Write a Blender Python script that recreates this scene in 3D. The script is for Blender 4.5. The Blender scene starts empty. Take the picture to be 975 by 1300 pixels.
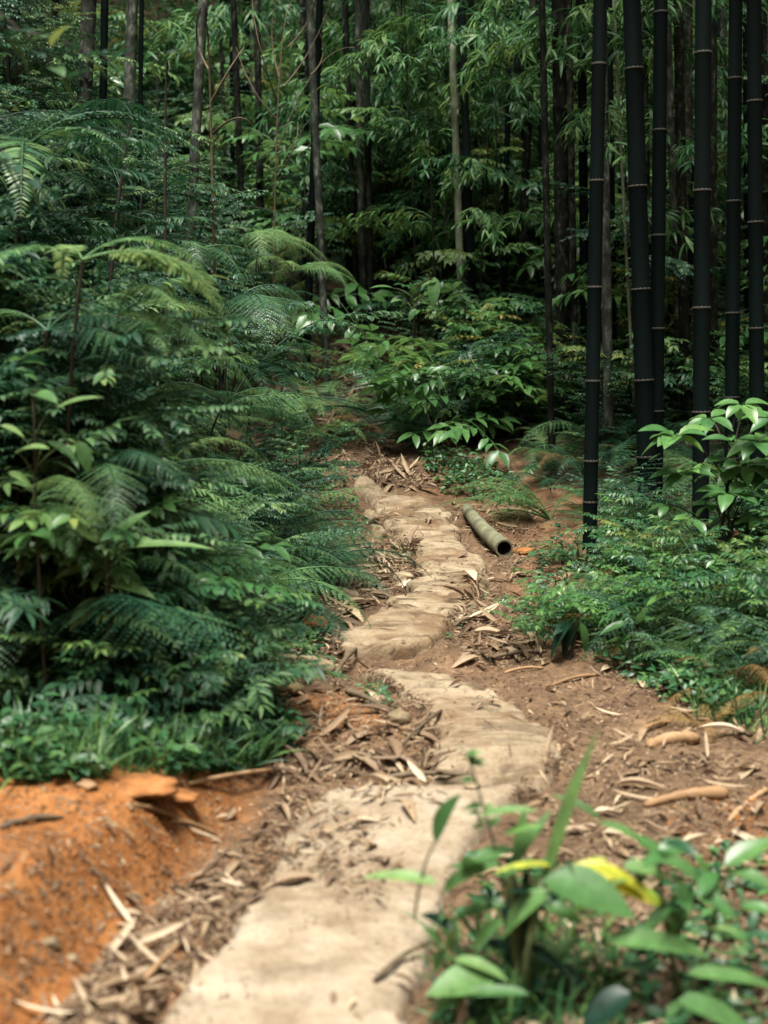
import bpy, math, random
import numpy as np
from mathutils import Matrix, Vector

random.seed(7)
rng = np.random.default_rng(7)
SC = bpy.context.scene
COL = SC.collection
R = math.radians
U = random.uniform

# ------------------------------------------------------------------ camera
CAM_H, PITCH, LENS = 1.25, R(7.2), 50.0
F = LENS / 36.0 * 1300.0                       # focal length in photo pixels
cam = bpy.data.cameras.new('camera')
cam.sensor_fit = 'VERTICAL'; cam.sensor_height = 36.0; cam.sensor_width = 27.0
cam.lens = LENS; cam.clip_start = 0.05; cam.clip_end = 400
cam.dof.use_dof = True; cam.dof.focus_distance = 6.6; cam.dof.aperture_fstop = 2.5; cam.dof.aperture_blades = 9
cam_o = bpy.data.objects.new('camera', cam); COL.objects.link(cam_o)
cam_o.location = (0, 0, CAM_H); cam_o.rotation_euler = (math.pi / 2 - PITCH, 0, 0)
SC.camera = cam_o

# ------------------------------------------------------------------ light
SUN_EL, SUN_AZ = R(74), R(200)                 # azimuth measured from +Y towards +X
W = bpy.data.worlds.new('World'); SC.world = W; W.use_nodes = True
nt = W.node_tree; nt.nodes.clear()
sky = nt.nodes.new('ShaderNodeTexSky'); sky.sky_type = 'NISHITA'; sky.sun_disc = False
sky.sun_elevation = SUN_EL; sky.sun_rotation = SUN_AZ; sky.air_density = 1.0; sky.dust_density = 3.0; sky.ozone_density = 1.0
hs = nt.nodes.new('ShaderNodeHueSaturation'); hs.inputs['Saturation'].default_value = 0.35   # overcast: greyer sky
bg = nt.nodes.new('ShaderNodeBackground'); bg.inputs['Strength'].default_value = 0.05
wo = nt.nodes.new('ShaderNodeOutputWorld')
nt.links.new(sky.outputs[0], hs.inputs['Color']); nt.links.new(hs.outputs[0], bg.inputs['Color']); nt.links.new(bg.outputs[0], wo.inputs['Surface'])
sl = bpy.data.lights.new('sun', 'SUN'); sl.energy = 3.2; sl.angle = R(24); sl.color = (1.0, 0.95, 0.87)
so = bpy.data.objects.new('sun', sl); COL.objects.link(so)
sd = Vector((math.sin(SUN_AZ) * math.cos(SUN_EL), math.cos(SUN_AZ) * math.cos(SUN_EL), math.sin(SUN_EL)))
so.rotation_euler = sd.to_track_quat('Z', 'Y').to_euler()

SC.view_settings.view_transform = 'Standard'; SC.view_settings.look = 'None'
SC.view_settings.exposure = 1.83; SC.view_settings.gamma = 1.0
SC.render.engine = 'CYCLES'
cy = SC.cycles
cy.use_denoising = True
try: cy.denoiser = 'OPENIMAGEDENOISE'
except Exception: pass
cy.max_bounces = 5; cy.diffuse_bounces = 2; cy.glossy_bounces = 2; cy.transmission_bounces = 3; cy.sample_clamp_indirect = 4

# ------------------------------------------------------------------ picture <-> place
FW = np.array([0, math.cos(PITCH), -math.sin(PITCH)]); UP = np.array([0, math.sin(PITCH), math.cos(PITCH)])
def ray(u, v):
    return FW + np.array([1, 0, 0]) * (u - 487.5) / F + UP * (650 - v) / F
def at(u, v, y):                               # point on the sight line at depth y
    d = ray(u, v); return np.array([0, 0, CAM_H]) + d * (y / d[1])
def px(p):                                     # place -> photo pixel
    q = np.array(p, float) - np.array([0, 0, CAM_H]); w = q @ FW
    return 487.5 + F * q[0] / w, 650 - F * (q @ UP) / w, w

def sst(a, b, x):
    t = np.clip((np.asarray(x, float) - a) / (b - a), 0, 1); return t * t * (3 - 2 * t)
def hsh(i, j, s):
    n = np.sin(i * 127.1 + j * 311.7 + s * 74.7) * 43758.5453; return n - np.floor(n)
def vnoise(x, y, s=0):
    x = np.asarray(x, float); y = np.asarray(y, float)
    i, j = np.floor(x), np.floor(y); f, g = x - i, y - j
    f = f * f * (3 - 2 * f); g = g * g * (3 - 2 * g)
    a, b, c, d = hsh(i, j, s), hsh(i + 1, j, s), hsh(i, j + 1, s), hsh(i + 1, j + 1, s)
    return (a * (1 - f) + b * f) * (1 - g) + (c * (1 - f) + d * f) * g - 0.5
def fbm(x, y, s=0, o=4):
    r, a = 0, 1.0
    for k in range(o):
        r = r + a * vnoise(x * 2 ** k, y * 2 ** k, s + k); a *= 0.5
    return r

# height of the ground along the path
_zy = np.linspace(-12, 120, 6601)
_zz = np.interp(_zy, [-12, 0, 2.35, 3.6, 4.7, 5.05, 6.5, 7.8, 9.2, 11, 14, 20, 40, 120],
                [-.1, 0, .05, .1, .13, .17, .25, .39, .57, 1.0, 2.1, 5.0, 14, 40])
_k = np.hanning(35); _k /= _k.sum()
_zp = np.convolve(np.pad(_zz, 17, mode='edge'), _k, 'valid')
def z0(y): return np.interp(y, _zy, _zp)
def G0(u, v):
    d = ray(u, v); t = np.arange(1.2, 40, .005); p = CAM_H + d[2] * t
    k = np.argmax(p < z0(d[1] * t)); return d * t[k] + np.array([0, 0, CAM_H])

# the slabs of the path, traced: (row, left edge, right edge)
SLABS = [
    [(1420, 60, 470), (1330, 160, 508), (1300, 187, 518), (1260, 226, 530), (1215, 268, 543), (1160, 300, 560), (1110, 335, 580), (1060, 362, 606), (1020, 398, 640), (1004, 405, 668), (996, 430, 690)],
    [(986, 540, 700), (960, 548, 704), (920, 560, 703), (900, 553, 684), (880, 535, 656), (860, 505, 620), (846, 476, 585), (838, 455, 550)],
    [(812, 435, 520), (803, 424, 538), (798, 421, 545), (785, 448, 562), (772, 479, 580), (752, 496, 602), (737, 519, 609), (721, 532, 613), (708, 528, 620), (697, 530, 606), (692, 534, 599)],
    [(690, 533, 597), (678, 507, 588), (663, 498, 577), (648, 489, 571), (638, 484, 560), (629, 472, 548), (622, 464, 500), (612, 452, 488), (606, 448, 462)],
]
TRAIL = [(595, 434, 470), (580, 424, 462), (565, 414, 452), (548, 408, 440), (535, 408, 436)]
_rows = [r for s in SLABS for r in s] + TRAIL
_e = []
for v, a, b in _rows:
    p, q = G0(a, v), G0(b, v); _e.append(((p[1] + q[1]) / 2, p[0], q[0]))
_e = np.array(_e); _e = _e[np.argsort(_e[:, 0])]
def xl(y): return np.interp(y, _e[:, 0], _e[:, 1])
def xr(y): return np.interp(y, _e[:, 0], _e[:, 2])
SLAB_Y = [(G0(487, s[0][0])[1], G0(487, s[-1][0])[1]) for s in SLABS]

def H(x, y):
    x = np.asarray(x, float); y = np.asarray(y, float)
    al = np.maximum(0, xl(y) - x); ar = np.maximum(0, x - xr(y))
    h = z0(y)
    # clay mound left of the first slab, with a cut edge
    mound = .17 * sst(.16, .34, al + .05 * fbm(x * 5, y * 5, 3)) + .06 * np.clip(al - .3, 0, 2)
    h = h + mound * (1 - sst(3.25, 3.75, y)) * sst(-1, 1, y)
    # left bank
    soft = .5 * (al - .5 + np.sqrt((al - .5) ** 2 + .03))
    bank = .75 * np.minimum(soft, 1.6) + .32 * np.maximum(soft - 1.6, 0)
    h = h + bank * sst(3.5, 4.6, y) * (1 - .5 * sst(14, 30, y))
    # right side: gentle, rising beyond the grove
    h = h + (.10 * np.maximum(ar - .25, 0)) * sst(3.2, 5, y)
    # unseen slopes added behind the camera and far right to shut out low skylight
    h = h + 1.0 * np.maximum(0, -y - 2.0) * (1 - sst(10, 14, -y)) + 8 * sst(10, 14, -y) + .85 * np.clip(x - 6.5, 0, 16)
    # worn shoulders beside the slabs
    sh = (np.exp(-(al / .28) ** 2) * sst(3.7, 4.1, y) + np.exp(-(ar / .22) ** 2) * sst(4.8, 5.4, y)) * (1 - sst(7.4, 8.4, y))
    h = h - .055 * np.minimum(sh, 1)
    h = h - .03 * sst(3.60, 3.66, y) * (1 - sst(3.66, 3.75, y))
    return h
def Hn(x, y):
    n = .05 * fbm(x * 1.7, y * 1.7, 11, 3) + .028 * fbm(x * 9, y * 9, 5, 3) + .006 * vnoise(x * 60, y * 60, 8)
    ins = sst(-.04, .0, x - xl(y)) * sst(-.04, 0, xr(y) - x) * (1 - sst(8.0, 8.4, y))
    return H(x, y) + n * (1 - .8 * ins) - .03 * ins
def slab_top(k, x, y):
    lift = (.010, .014, .030, .030)[k]
    rid = fbm(x * 2.2, y * 19, 31 + k, 3) + .55 * fbm(x * 13, y * 34, 36 + k, 3) - .8 * sst(.16, .3, vnoise(x * 16, y * 30, 38 + k)); crack = np.abs(vnoise(x * 2.6 + 3 * vnoise(x * 3, y * 3, 2), y * 10, 40 + k))
    amp = (.004, .009, .014, .014)[k]
    tt = y * (11 if k > 1 else 7) + 1.6 * fbm(x * 2.2, y * 1.6, 63 + k, 3); saw = tt - np.floor(tt); saw = saw * (1 - sst(.86, 1, saw)); on = (.0, .5, 1, 1)[k] * sst(-.15, .25, vnoise(x * 3.5, np.floor(tt) * 1.7, 66))
    rid = rid - .4 * on * saw
    return H(x, y) + lift + .03 * fbm(x * 2.5, y * 2.5, 50 + k, 2) * (.6 if k else .35) + amp * rid - amp * 1.3 * (1 - sst(.0, .05, crack)) + .002 * fbm(x * 45, y * 45, 9, 2)
def surf(x, y):
    x = np.asarray(x, float); y = np.asarray(y, float); z = Hn(x, y)
    for k, (a, b) in enumerate(SLAB_Y):
        m = (y > a + .01) & (y < b - .01) & (x > xl(y)) & (x < xr(y)); z = np.where(m, slab_top(k, x, y), z)
    return z
_lx, _ly = np.arange(-5, 5.001, .016), np.arange(.6, 12.01, .016)
_LX, _LY = np.meshgrid(_lx, _ly); _LZ = surf(_LX, _LY)
def lut(x, y):
    a = np.clip((np.asarray(x) + 5) / .016, 0, len(_lx) - 1.001); b = np.clip((np.asarray(y) - .6) / .016, 0, len(_ly) - 1.001)
    i, j = a.astype(int), b.astype(int); f, g = a - i, b - j
    return (_LZ[j, i] * (1 - f) + _LZ[j, i + 1] * f) * (1 - g) + (_LZ[j + 1, i] * (1 - f) + _LZ[j + 1, i + 1] * f) * g
def G_many(uv):
    uv = np.array(uv, float); D = FW[None] + np.outer((uv[:, 0] - 487.5) / F, [1, 0, 0]) + np.outer((650 - uv[:, 1]) / F, UP)
    t = np.full(len(uv), 1.0); hit = np.zeros(len(uv), bool)
    for _ in range(1100):
        P = D * t[:, None] + [0, 0, CAM_H]; hit |= P[:, 2] < lut(P[:, 0], P[:, 1])
        if hit.all(): break
        t = np.where(hit, t, t + .01)
    P = D * t[:, None] + [0, 0, CAM_H]; P[:, 2] = lut(P[:, 0], P[:, 1]); return P
def G(u, v): return G_many([(u, v)])[0]

# ------------------------------------------------------------------ materials
def new_mat(name):
    m = bpy.data.materials.new(name); m.use_nodes = True; t = m.node_tree; t.nodes.clear()
    out = t.nodes.new('ShaderNodeOutputMaterial'); p = t.nodes.new('ShaderNodeBsdfPrincipled')
    t.links.new(p.outputs[0], out.inputs['Surface']); return m, t, p, out
def node(t, kind, **kw):
    n = t.nodes.new(kind)
    for k, v in kw.items():
        if k in n.inputs.keys() if isinstance(k, str) else False: n.inputs[k].default_value = v
        else: setattr(n, k, v)
    return n
def ramp(t, stops):
    n = t.nodes.new('ShaderNodeValToRGB'); el = n.color_ramp.elements
    while len(el) < len(stops): el.new(.5)
    for e, (p, c) in zip(el, stops): e.position = p; e.color = (*c, 1)
    return n
def leaf_mat(name, stops, rough=.42, trans=.28, spec=.5, bump=0):
    m, t, p, out = new_mat(name)
    a = t.nodes.new('ShaderNodeAttribute'); a.attribute_name = 'rnd'
    oi = t.nodes.new('ShaderNodeObjectInfo')
    mx = node(t, 'ShaderNodeMath', operation='MULTIPLY_ADD'); mx.inputs[1].default_value = .55
    t.links.new(a.outputs['Fac'], mx.inputs[0])
    m2 = node(t, 'ShaderNodeMath', operation='MULTIPLY'); m2.inputs[1].default_value = .45
    t.links.new(oi.outputs['Random'], m2.inputs[0]); t.links.new(m2.outputs[0], mx.inputs[2])
    rp = ramp(t, stops); t.links.new(mx.outputs[0], rp.inputs[0])
    tc = t.nodes.new('ShaderNodeTexCoord'); nz = node(t, 'ShaderNodeTexNoise'); nz.inputs['Scale'].default_value = 35; nz.inputs['Detail'].default_value = 3
    t.links.new(tc.outputs['Object'], nz.inputs['Vector'])
    mm = node(t, 'ShaderNodeMapRange'); mm.inputs['From Min'].default_value = .3; mm.inputs['From Max'].default_value = .7; mm.inputs['To Min'].default_value = .75; mm.inputs['To Max'].default_value = 1.2
    t.links.new(nz.outputs['Fac'], mm.inputs['Value'])
    hv = t.nodes.new('ShaderNodeHueSaturation'); t.links.new(rp.outputs[0], hv.inputs['Color']); t.links.new(mm.outputs[0], hv.inputs['Value'])
    t.links.new(hv.outputs[0], p.inputs['Base Color']); p.inputs['Roughness'].default_value = rough
    p.inputs['Specular IOR Level'].default_value = spec
    if bump:
        bp = t.nodes.new('ShaderNodeBump'); bp.inputs['Strength'].default_value = bump; bp.inputs['Distance'].default_value = .004
        t.links.new(nz.outputs['Fac'], bp.inputs['Height']); t.links.new(bp.outputs[0], p.inputs['Normal'])
    if trans:
        tr = t.nodes.new('ShaderNodeBsdfTranslucent'); h2 = t.nodes.new('ShaderNodeHueSaturation'); h2.inputs['Hue'].default_value = .47; h2.inputs['Value'].default_value = 1.5
        t.links.new(hv.outputs[0], h2.inputs['Color']); t.links.new(h2.outputs[0], tr.inputs['Color'])
        ms = t.nodes.new('ShaderNodeMixShader'); ms.inputs[0].default_value = trans
        t.links.new(p.outputs[0], ms.inputs[1]); t.links.new(tr.outputs[0], ms.inputs[2]); t.links.new(ms.outputs[0], out.inputs['Surface'])
    return m
def rough_mat(name, stops, scale=12, rough=.8, stretch=(1, 1, 1), bump=.4, dist=.01, rnd=.0, detail=6, spec=.3):
    m, t, p, out = new_mat(name)
    tc = t.nodes.new('ShaderNodeTexCoord'); mp = t.nodes.new('ShaderNodeMapping'); mp.inputs['Scale'].default_value = stretch
    t.links.new(tc.outputs['Object'], mp.inputs['Vector'])
    nz = t.nodes.new('ShaderNodeTexNoise'); nz.inputs['Scale'].default_value = scale; nz.inputs['Detail'].default_value = detail; nz.inputs['Roughness'].default_value = .65
    t.links.new(mp.outputs[0], nz.inputs['Vector'])
    fac = nz.outputs['Fac']
    if rnd:
        oi = t.nodes.new('ShaderNodeObjectInfo'); ma = node(t, 'ShaderNodeMath', operation='MULTIPLY_ADD'); ma.inputs[1].default_value = rnd
        sb = node(t, 'ShaderNodeMath', operation='SUBTRACT'); sb.inputs[1].default_value = .5
        t.links.new(oi.outputs['Random'], sb.inputs[0]); t.links.new(sb.outputs[0], ma.inputs[0]); t.links.new(nz.outputs['Fac'], ma.inputs[2]); fac = ma.outputs[0]
    rp = ramp(t, stops); t.links.new(fac, rp.inputs[0]); t.links.new(rp.outputs[0], p.inputs['Base Color'])
    p.inputs['Roughness'].default_value = rough; p.inputs['Specular IOR Level'].default_value = spec
    if bump:
        bp = t.nodes.new('ShaderNodeBump'); bp.inputs['Strength'].default_value = bump; bp.inputs['Distance'].default_value = dist
        t.links.new(nz.outputs['Fac'], bp.inputs['Height']); t.links.new(bp.outputs[0], p.inputs['Normal'])
    return m

M = {}
M['fern'] = leaf_mat('fern_green', [(0, (.006, .030, .018)), (.45, (.020, .072, .034)), (.8, (.075, .155, .050)), (1, (.15, .22, .06))], .42, .2, .35)
M['fern_light'] = leaf_mat('fern_light_green', [(0, (.05, .14, .05)), (.5, (.11, .22, .08)), (1, (.22, .32, .11))], .42, .32, .3)
M['fern_dry'] = leaf_mat('fern_dry', [(0, (.12, .07, .025)), (.5, (.20, .125, .045)), (1, (.30, .21, .08))], .7, .15, .2)
M['shrub'] = leaf_mat('shrub_green', [(0, (.005, .024, .016)), (.45, (.017, .060, .031)), (.8, (.065, .135, .046)), (1, (.14, .20, .05))], .48, .22, .28)
M['bamboo_leaf'] = leaf_mat('bamboo_leaf', [(0, (.010, .045, .020)), (.5, (.035, .115, .036)), (1, (.13, .23, .06))], .48, .28, .25)
M['canopy_leaf'] = leaf_mat('canopy_leaf', [(0, (.015, .05, .02)), (1, (.05, .11, .035))], .5, .2)
M['glossy'] = leaf_mat('glossy_leaf', [(0, (.03, .10, .03)), (.5, (.06, .16, .045)), (1, (.13, .25, .06))], .36, .3, .45)
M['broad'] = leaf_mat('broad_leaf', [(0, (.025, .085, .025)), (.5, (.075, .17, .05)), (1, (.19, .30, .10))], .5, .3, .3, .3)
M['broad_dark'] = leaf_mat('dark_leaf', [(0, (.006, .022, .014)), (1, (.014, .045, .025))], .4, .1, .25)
M['yellow'] = leaf_mat('yellow_leaf', [(0, (.22, .30, .03)), (1, (.45, .42, .04))], .45, .3)
M['lime'] = leaf_mat('lime_leaf', [(0, (.03, .07, .018)), (.5, (.08, .14, .030)), (.8, (.18, .19, .045)), (1, (.27, .18, .05))], .5, .3, .3)
M['weed'] = leaf_mat('weed_green', [(0, (.008, .036, .018)), (.5, (.028, .095, .034)), (.85, (.10, .19, .05)), (1, (.20, .23, .05))], .42, .2, .35)
M['litter'] = leaf_mat('dry_leaf', [(0, (.035, .021, .012)), (.3, (.115, .072, .040)), (.6, (.27, .195, .115)), (1, (.54, .45, .32))], .65, .1, .3)
M['stem'] = rough_mat('green_stem', [(.3, (.03, .05, .02)), (.7, (.07, .09, .03))], 20, .6)
M['twig'] = rough_mat('brown_twig', [(.3, (.05, .036, .021)), (.7, (.135, .10, .06))], 25, .75)
M['dark_twig'] = rough_mat('dark_twig', [(.3, (.015, .014, .01)), (.7, (.04, .035, .025))], 25, .75)
M['culm'] = rough_mat('black_culm', [(.3, (.0025, .0045, .0045)), (.6, (.004, .008, .007)), (.8, (.010, .015, .012))], 9, .6, (1, 1, .12), .1, .003, .1, 6, .04)
M['culm_grey'] = rough_mat('lichen_culm', [(.36, (.009, .011, .008)), (.48, (.025, .030, .022)), (.58, (.07, .078, .06)), (.68, (.18, .195, .15))], 26, .8, (1, 1, .5), .3, .004, .10, 9)
M['culm_pale'] = rough_mat('pale_culm', [(.3, (.06, .07, .045)), (.5, (.19, .21, .14)), (.7, (.34, .36, .27))], 12, .7, (1, 1, .3), .3, .004, .05)
M['culm_brown'] = rough_mat('brown_culm', [(.36, (.004, .005, .0035)), (.54, (.010, .012, .008)), (.63, (.036, .040, .028)), (.72, (.085, .092, .068))], 30, .8, (1, 1, .5), .4, .005, .1, 9, .1)
M['node'] = rough_mat('node_ring', [(.3, (.014, .013, .010)), (.7, (.062, .057, .043))], 30, .7, bump=.2)
M['sheath'] = rough_mat('dry_sheath', [(.3, (.13, .07, .03)), (.55, (.27, .165, .08)), (.75, (.42, .30, .18))], 10, .7, (.2, 1, 1), .4, .006, .2)
M['log'] = rough_mat('fallen_culm', [(.3, (.07, .07, .04)), (.5, (.14, .14, .085)), (.7, (.25, .235, .16))], 9, .6, (1, 1, .2), .2, .004)
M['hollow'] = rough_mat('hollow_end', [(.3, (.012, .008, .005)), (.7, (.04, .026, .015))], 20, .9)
M['rock'] = rough_mat('stone', [(.3, (.10, .075, .04)), (.5, (.20, .155, .09)), (.7, (.32, .26, .17))], 14, .85, bump=.7, dist=.01, rnd=.25)
M['clay'] = rough_mat('orange_clay', [(.3, (.11, .042, .013)), (.55, (.24, .098, .028)), (.75, (.35, .165, .06))], 22, .9, bump=.7, dist=.008)

def ground_material():
    m, t, p, out = new_mat('soil')
    tc = t.nodes.new('ShaderNodeTexCoord'); at_ = t.nodes.new('ShaderNodeAttribute'); at_.attribute_name = 'soil'
    def nz(scale, detail=8, rough=.65):
        n = t.nodes.new('ShaderNodeTexNoise'); n.inputs['Scale'].default_value = scale; n.inputs['Detail'].default_value = detail; n.inputs['Roughness'].default_value = rough
        t.links.new(tc.outputs['Object'], n.inputs['Vector']); return n
    n1, n2, n3 = nz(7), nz(40), nz(2.2)
    br = ramp(t, [(.32, (.030, .019, .012)), (.44, (.074, .046, .027)), (.56, (.132, .083, .047)), (.72, (.26, .185, .115))])
    orr = ramp(t, [(.32, (.060, .024, .009)), (.44, (.165, .064, .019)), (.56, (.25, .104, .031)), (.72, (.36, .20, .095))])
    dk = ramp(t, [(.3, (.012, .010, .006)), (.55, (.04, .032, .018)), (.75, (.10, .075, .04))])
    mxv = node(t, 'ShaderNodeMath', operation='MULTIPLY_ADD'); mxv.inputs[1].default_value = .5
    h = node(t, 'ShaderNodeMath', operation='MULTIPLY'); h.inputs[1].default_value = .5
    t.links.new(n1.outputs['Fac'], h.inputs[0]); t.links.new(n2.outputs['Fac'], mxv.inputs[0]); t.links.new(h.outputs[0], mxv.inputs[2])
    for r_ in (br, orr, dk): t.links.new(mxv.outputs[0], r_.inputs[0])
    sp = t.nodes.new('ShaderNodeSeparateColor'); t.links.new(at_.outputs['Color'], sp.inputs[0])
    def mix(a, b, f):
        k = t.nodes.new('ShaderNodeMix'); k.data_type = 'RGBA'; t.links.new(f, k.inputs[0]); t.links.new(a, k.inputs[6]); t.links.new(b, k.inputs[7]); return k.outputs[2]
    c = mix(br.outputs[0], orr.outputs[0], sp.outputs[0])
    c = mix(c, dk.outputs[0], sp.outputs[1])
    ms = ramp(t, [(.3, (.03, .045, .012)), (.7, (.11, .12, .03))]); t.links.new(n2.outputs['Fac'], ms.inputs[0])
    c = mix(c, ms.outputs[0], sp.outputs[2])
    t.links.new(c, p.inputs['Base Color']); p.inputs['Roughness'].default_value = .95; p.inputs['Specular IOR Level'].default_value = .15
    bp = t.nodes.new('ShaderNodeBump'); bp.inputs['Strength'].default_value = .8; bp.inputs['Distance'].default_value = .015
    t.links.new(mxv.outputs[0], bp.inputs['Height']); t.links.new(bp.outputs[0], p.inputs['Normal'])
    return m
def slab_material():
    m, t, p, out = new_mat('path_slab')
    tc = t.nodes.new('ShaderNodeTexCoord'); mp = t.nodes.new('ShaderNodeMapping'); mp.inputs['Scale'].default_value = (4, 10, 6)
    t.links.new(tc.outputs['Object'], mp.inputs['Vector'])
    a = t.nodes.new('ShaderNodeTexNoise'); a.inputs['Scale'].default_value = 1; a.inputs['Detail'].default_value = 8; a.inputs['Roughness'].default_value = .6; a.inputs['Distortion'].default_value = 1.3
    b = t.nodes.new('ShaderNodeTexNoise'); b.inputs['Scale'].default_value = 5; b.inputs['Detail'].default_value = 10; b.inputs['Roughness'].default_value = .7
    c = t.nodes.new('ShaderNodeTexNoise'); c.inputs['Scale'].default_value = 90; c.inputs['Detail'].default_value = 4
    t.links.new(mp.outputs[0], a.inputs['Vector']); t.links.new(tc.outputs['Object'], b.inputs['Vector']); t.links.new(tc.outputs['Object'], c.inputs['Vector'])
    at_ = t.nodes.new('ShaderNodeAttribute'); at_.attribute_name = 'rnd'      # how worn and dirty the slab is
    r1 = ramp(t, [(.32, (.035, .024, .014)), (.41, (.10, .072, .043)), (.50, (.195, .150, .094)), (.64, (.28, .225, .15))]); t.links.new(a.outputs['Fac'], r1.inputs[0])
    r2 = ramp(t, [(.30, (.09, .060, .036)), (.42, (.20, .157, .105)), (.55, (.29, .242, .175)), (.75, (.36, .312, .24))]); t.links.new(b.outputs['Fac'], r2.inputs[0])
    k = t.nodes.new('ShaderNodeMix'); k.data_type = 'RGBA'; t.links.new(at_.outputs['Fac'], k.inputs[0]); t.links.new(r2.outputs[0], k.inputs[6]); t.links.new(r1.outputs[0], k.inputs[7])
    k2 = t.nodes.new('ShaderNodeMix'); k2.data_type = 'RGBA'; k2.blend_type = 'MULTIPLY'; k2.inputs[0].default_value = .5
    r3 = ramp(t, [(.3, (.55, .5, .42)), (.55, (1, 1, 1))]); t.links.new(c.outputs['Fac'], r3.inputs[0])
    t.links.new(k.outputs[2], k2.inputs[6]); t.links.new(r3.outputs[0], k2.inputs[7]); d = t.nodes.new('ShaderNodeTexNoise'); d.inputs['Scale'].default_value = 3.2; d.inputs['Detail'].default_value = 9; d.inputs['Roughness'].default_value = .72; t.links.new(tc.outputs['Object'], d.inputs['Vector'])
    dr = ramp(t, [(.50, (0, 0, 0)), (.62, (.75, .75, .75))]); t.links.new(d.outputs['Fac'], dr.inputs[0])      # soil trodden onto the slab
    k3 = t.nodes.new('ShaderNodeMix'); k3.data_type = 'RGBA'; k3.inputs[7].default_value = (.125, .075, .038, 1)
    dm = node(t, 'ShaderNodeMath', operation='MULTIPLY'); t.links.new(dr.outputs[0], dm.inputs[0]); da = node(t, 'ShaderNodeMath', operation='MULTIPLY_ADD'); da.inputs[1].default_value = .75; da.inputs[2].default_value = .25
    t.links.new(at_.outputs['Fac'], da.inputs[0]); t.links.new(da.outputs[0], dm.inputs[1]); t.links.new(dm.outputs[0], k3.inputs[0]); t.links.new(k2.outputs[2], k3.inputs[6]); t.links.new(k3.outputs[2], p.inputs['Base Color'])
    p.inputs['Roughness'].default_value = .9; p.inputs['Specular IOR Level'].default_value = .2
    ad = node(t, 'ShaderNodeMath', operation='ADD'); t.links.new(b.outputs['Fac'], ad.inputs[0]); t.links.new(c.outputs['Fac'], ad.inputs[1])
    bp = t.nodes.new('ShaderNodeBump'); bp.inputs['Strength'].default_value = .5; bp.inputs['Distance'].default_value = .006
    t.links.new(ad.outputs[0], bp.inputs['Height']); t.links.new(bp.outputs[0], p.inputs['Normal'])
    return m
M['ground'] = ground_material(); M['slab'] = slab_material()

# ------------------------------------------------------------------ mesh helpers (all quads)
class MB:
    def __init__(s): s.v = []; s.q = []; s.r = []; s.n = 0
    def add(s, V, Q, r=0.5):
        V = np.asarray(V, float).reshape(-1, 3)
        s.v.append(V); s.q.append(np.asarray(Q, int) + s.n); s.r.append(np.broadcast_to(np.asarray(r, float), (len(V),))); s.n += len(V)
    def many(s, V, Q, Rm, T, r):                # one template, many placements
        K = len(T)
        if K == 0: return
        P = np.einsum('kij,nj->kni', Rm, V) + np.asarray(T)[:, None, :]
        n = len(V); QQ = np.asarray(Q)[None] + (np.arange(K) * n)[:, None, None]
        s.add(P.reshape(-1, 3), QQ.reshape(-1, 4), np.repeat(np.asarray(r, float), n))
    def tube(s, pts, rad, seg=6, r=.5, cap=False):
        pts = np.asarray(pts, float); n = len(pts); rad = np.broadcast_to(np.asarray(rad, float), (n,))
        tg = np.gradient(pts, axis=0); tg /= np.linalg.norm(tg, axis=1)[:, None] + 1e-9
        ref = np.array([0, 0, 1.]) if abs(tg[0][2]) < .9 else np.array([1., 0, 0])
        a = np.cross(tg, ref); a /= np.linalg.norm(a, axis=1)[:, None] + 1e-9; b = np.cross(tg, a)
        th = np.linspace(0, 2 * math.pi, seg, endpoint=False)
        V = pts[:, None] + rad[:, None, None] * (a[:, None] * np.cos(th)[None, :, None] + b[:, None] * np.sin(th)[None, :, None])
        i = np.arange(n - 1)[:, None] * seg; j = np.arange(seg)[None]; k = (j + 1) % seg
        Q = np.stack([i + j, i + k, i + seg + k, i + seg + j], -1).reshape(-1, 4)
        s.add(V.reshape(-1, 3), Q, r)
        return V
    def mesh(s, name, mat, smooth=True):
        V = np.concatenate(s.v); Q = np.concatenate(s.q).astype(np.int32); r = np.concatenate(s.r)
        me = bpy.data.meshes.new(name); me.vertices.add(len(V)); me.vertices.foreach_set('co', V.astype(np.float32).ravel())
        me.loops.add(Q.size); me.loops.foreach_set('vertex_index', Q.ravel())
        me.polygons.add(len(Q)); me.polygons.foreach_set('loop_start', np.arange(0, Q.size, 4, dtype=np.int32))
        if smooth: me.polygons.foreach_set('use_smooth', np.ones(len(Q), bool))
        a = me.attributes.new('rnd', 'FLOAT', 'POINT'); a.data.foreach_set('value', r.astype(np.float32))
        me.update(calc_edges=True); me.validate()
        for m in (mat if isinstance(mat, list) else [mat]): me.materials.append(m)
        return me
def gridq(r, c):
    i = np.arange(r - 1)[:, None] * c; j = np.arange(c - 1)[None]
    return np.stack([i + j, i + j + 1, i + c + j + 1, i + c + j], -1).reshape(-1, 4)
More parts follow.
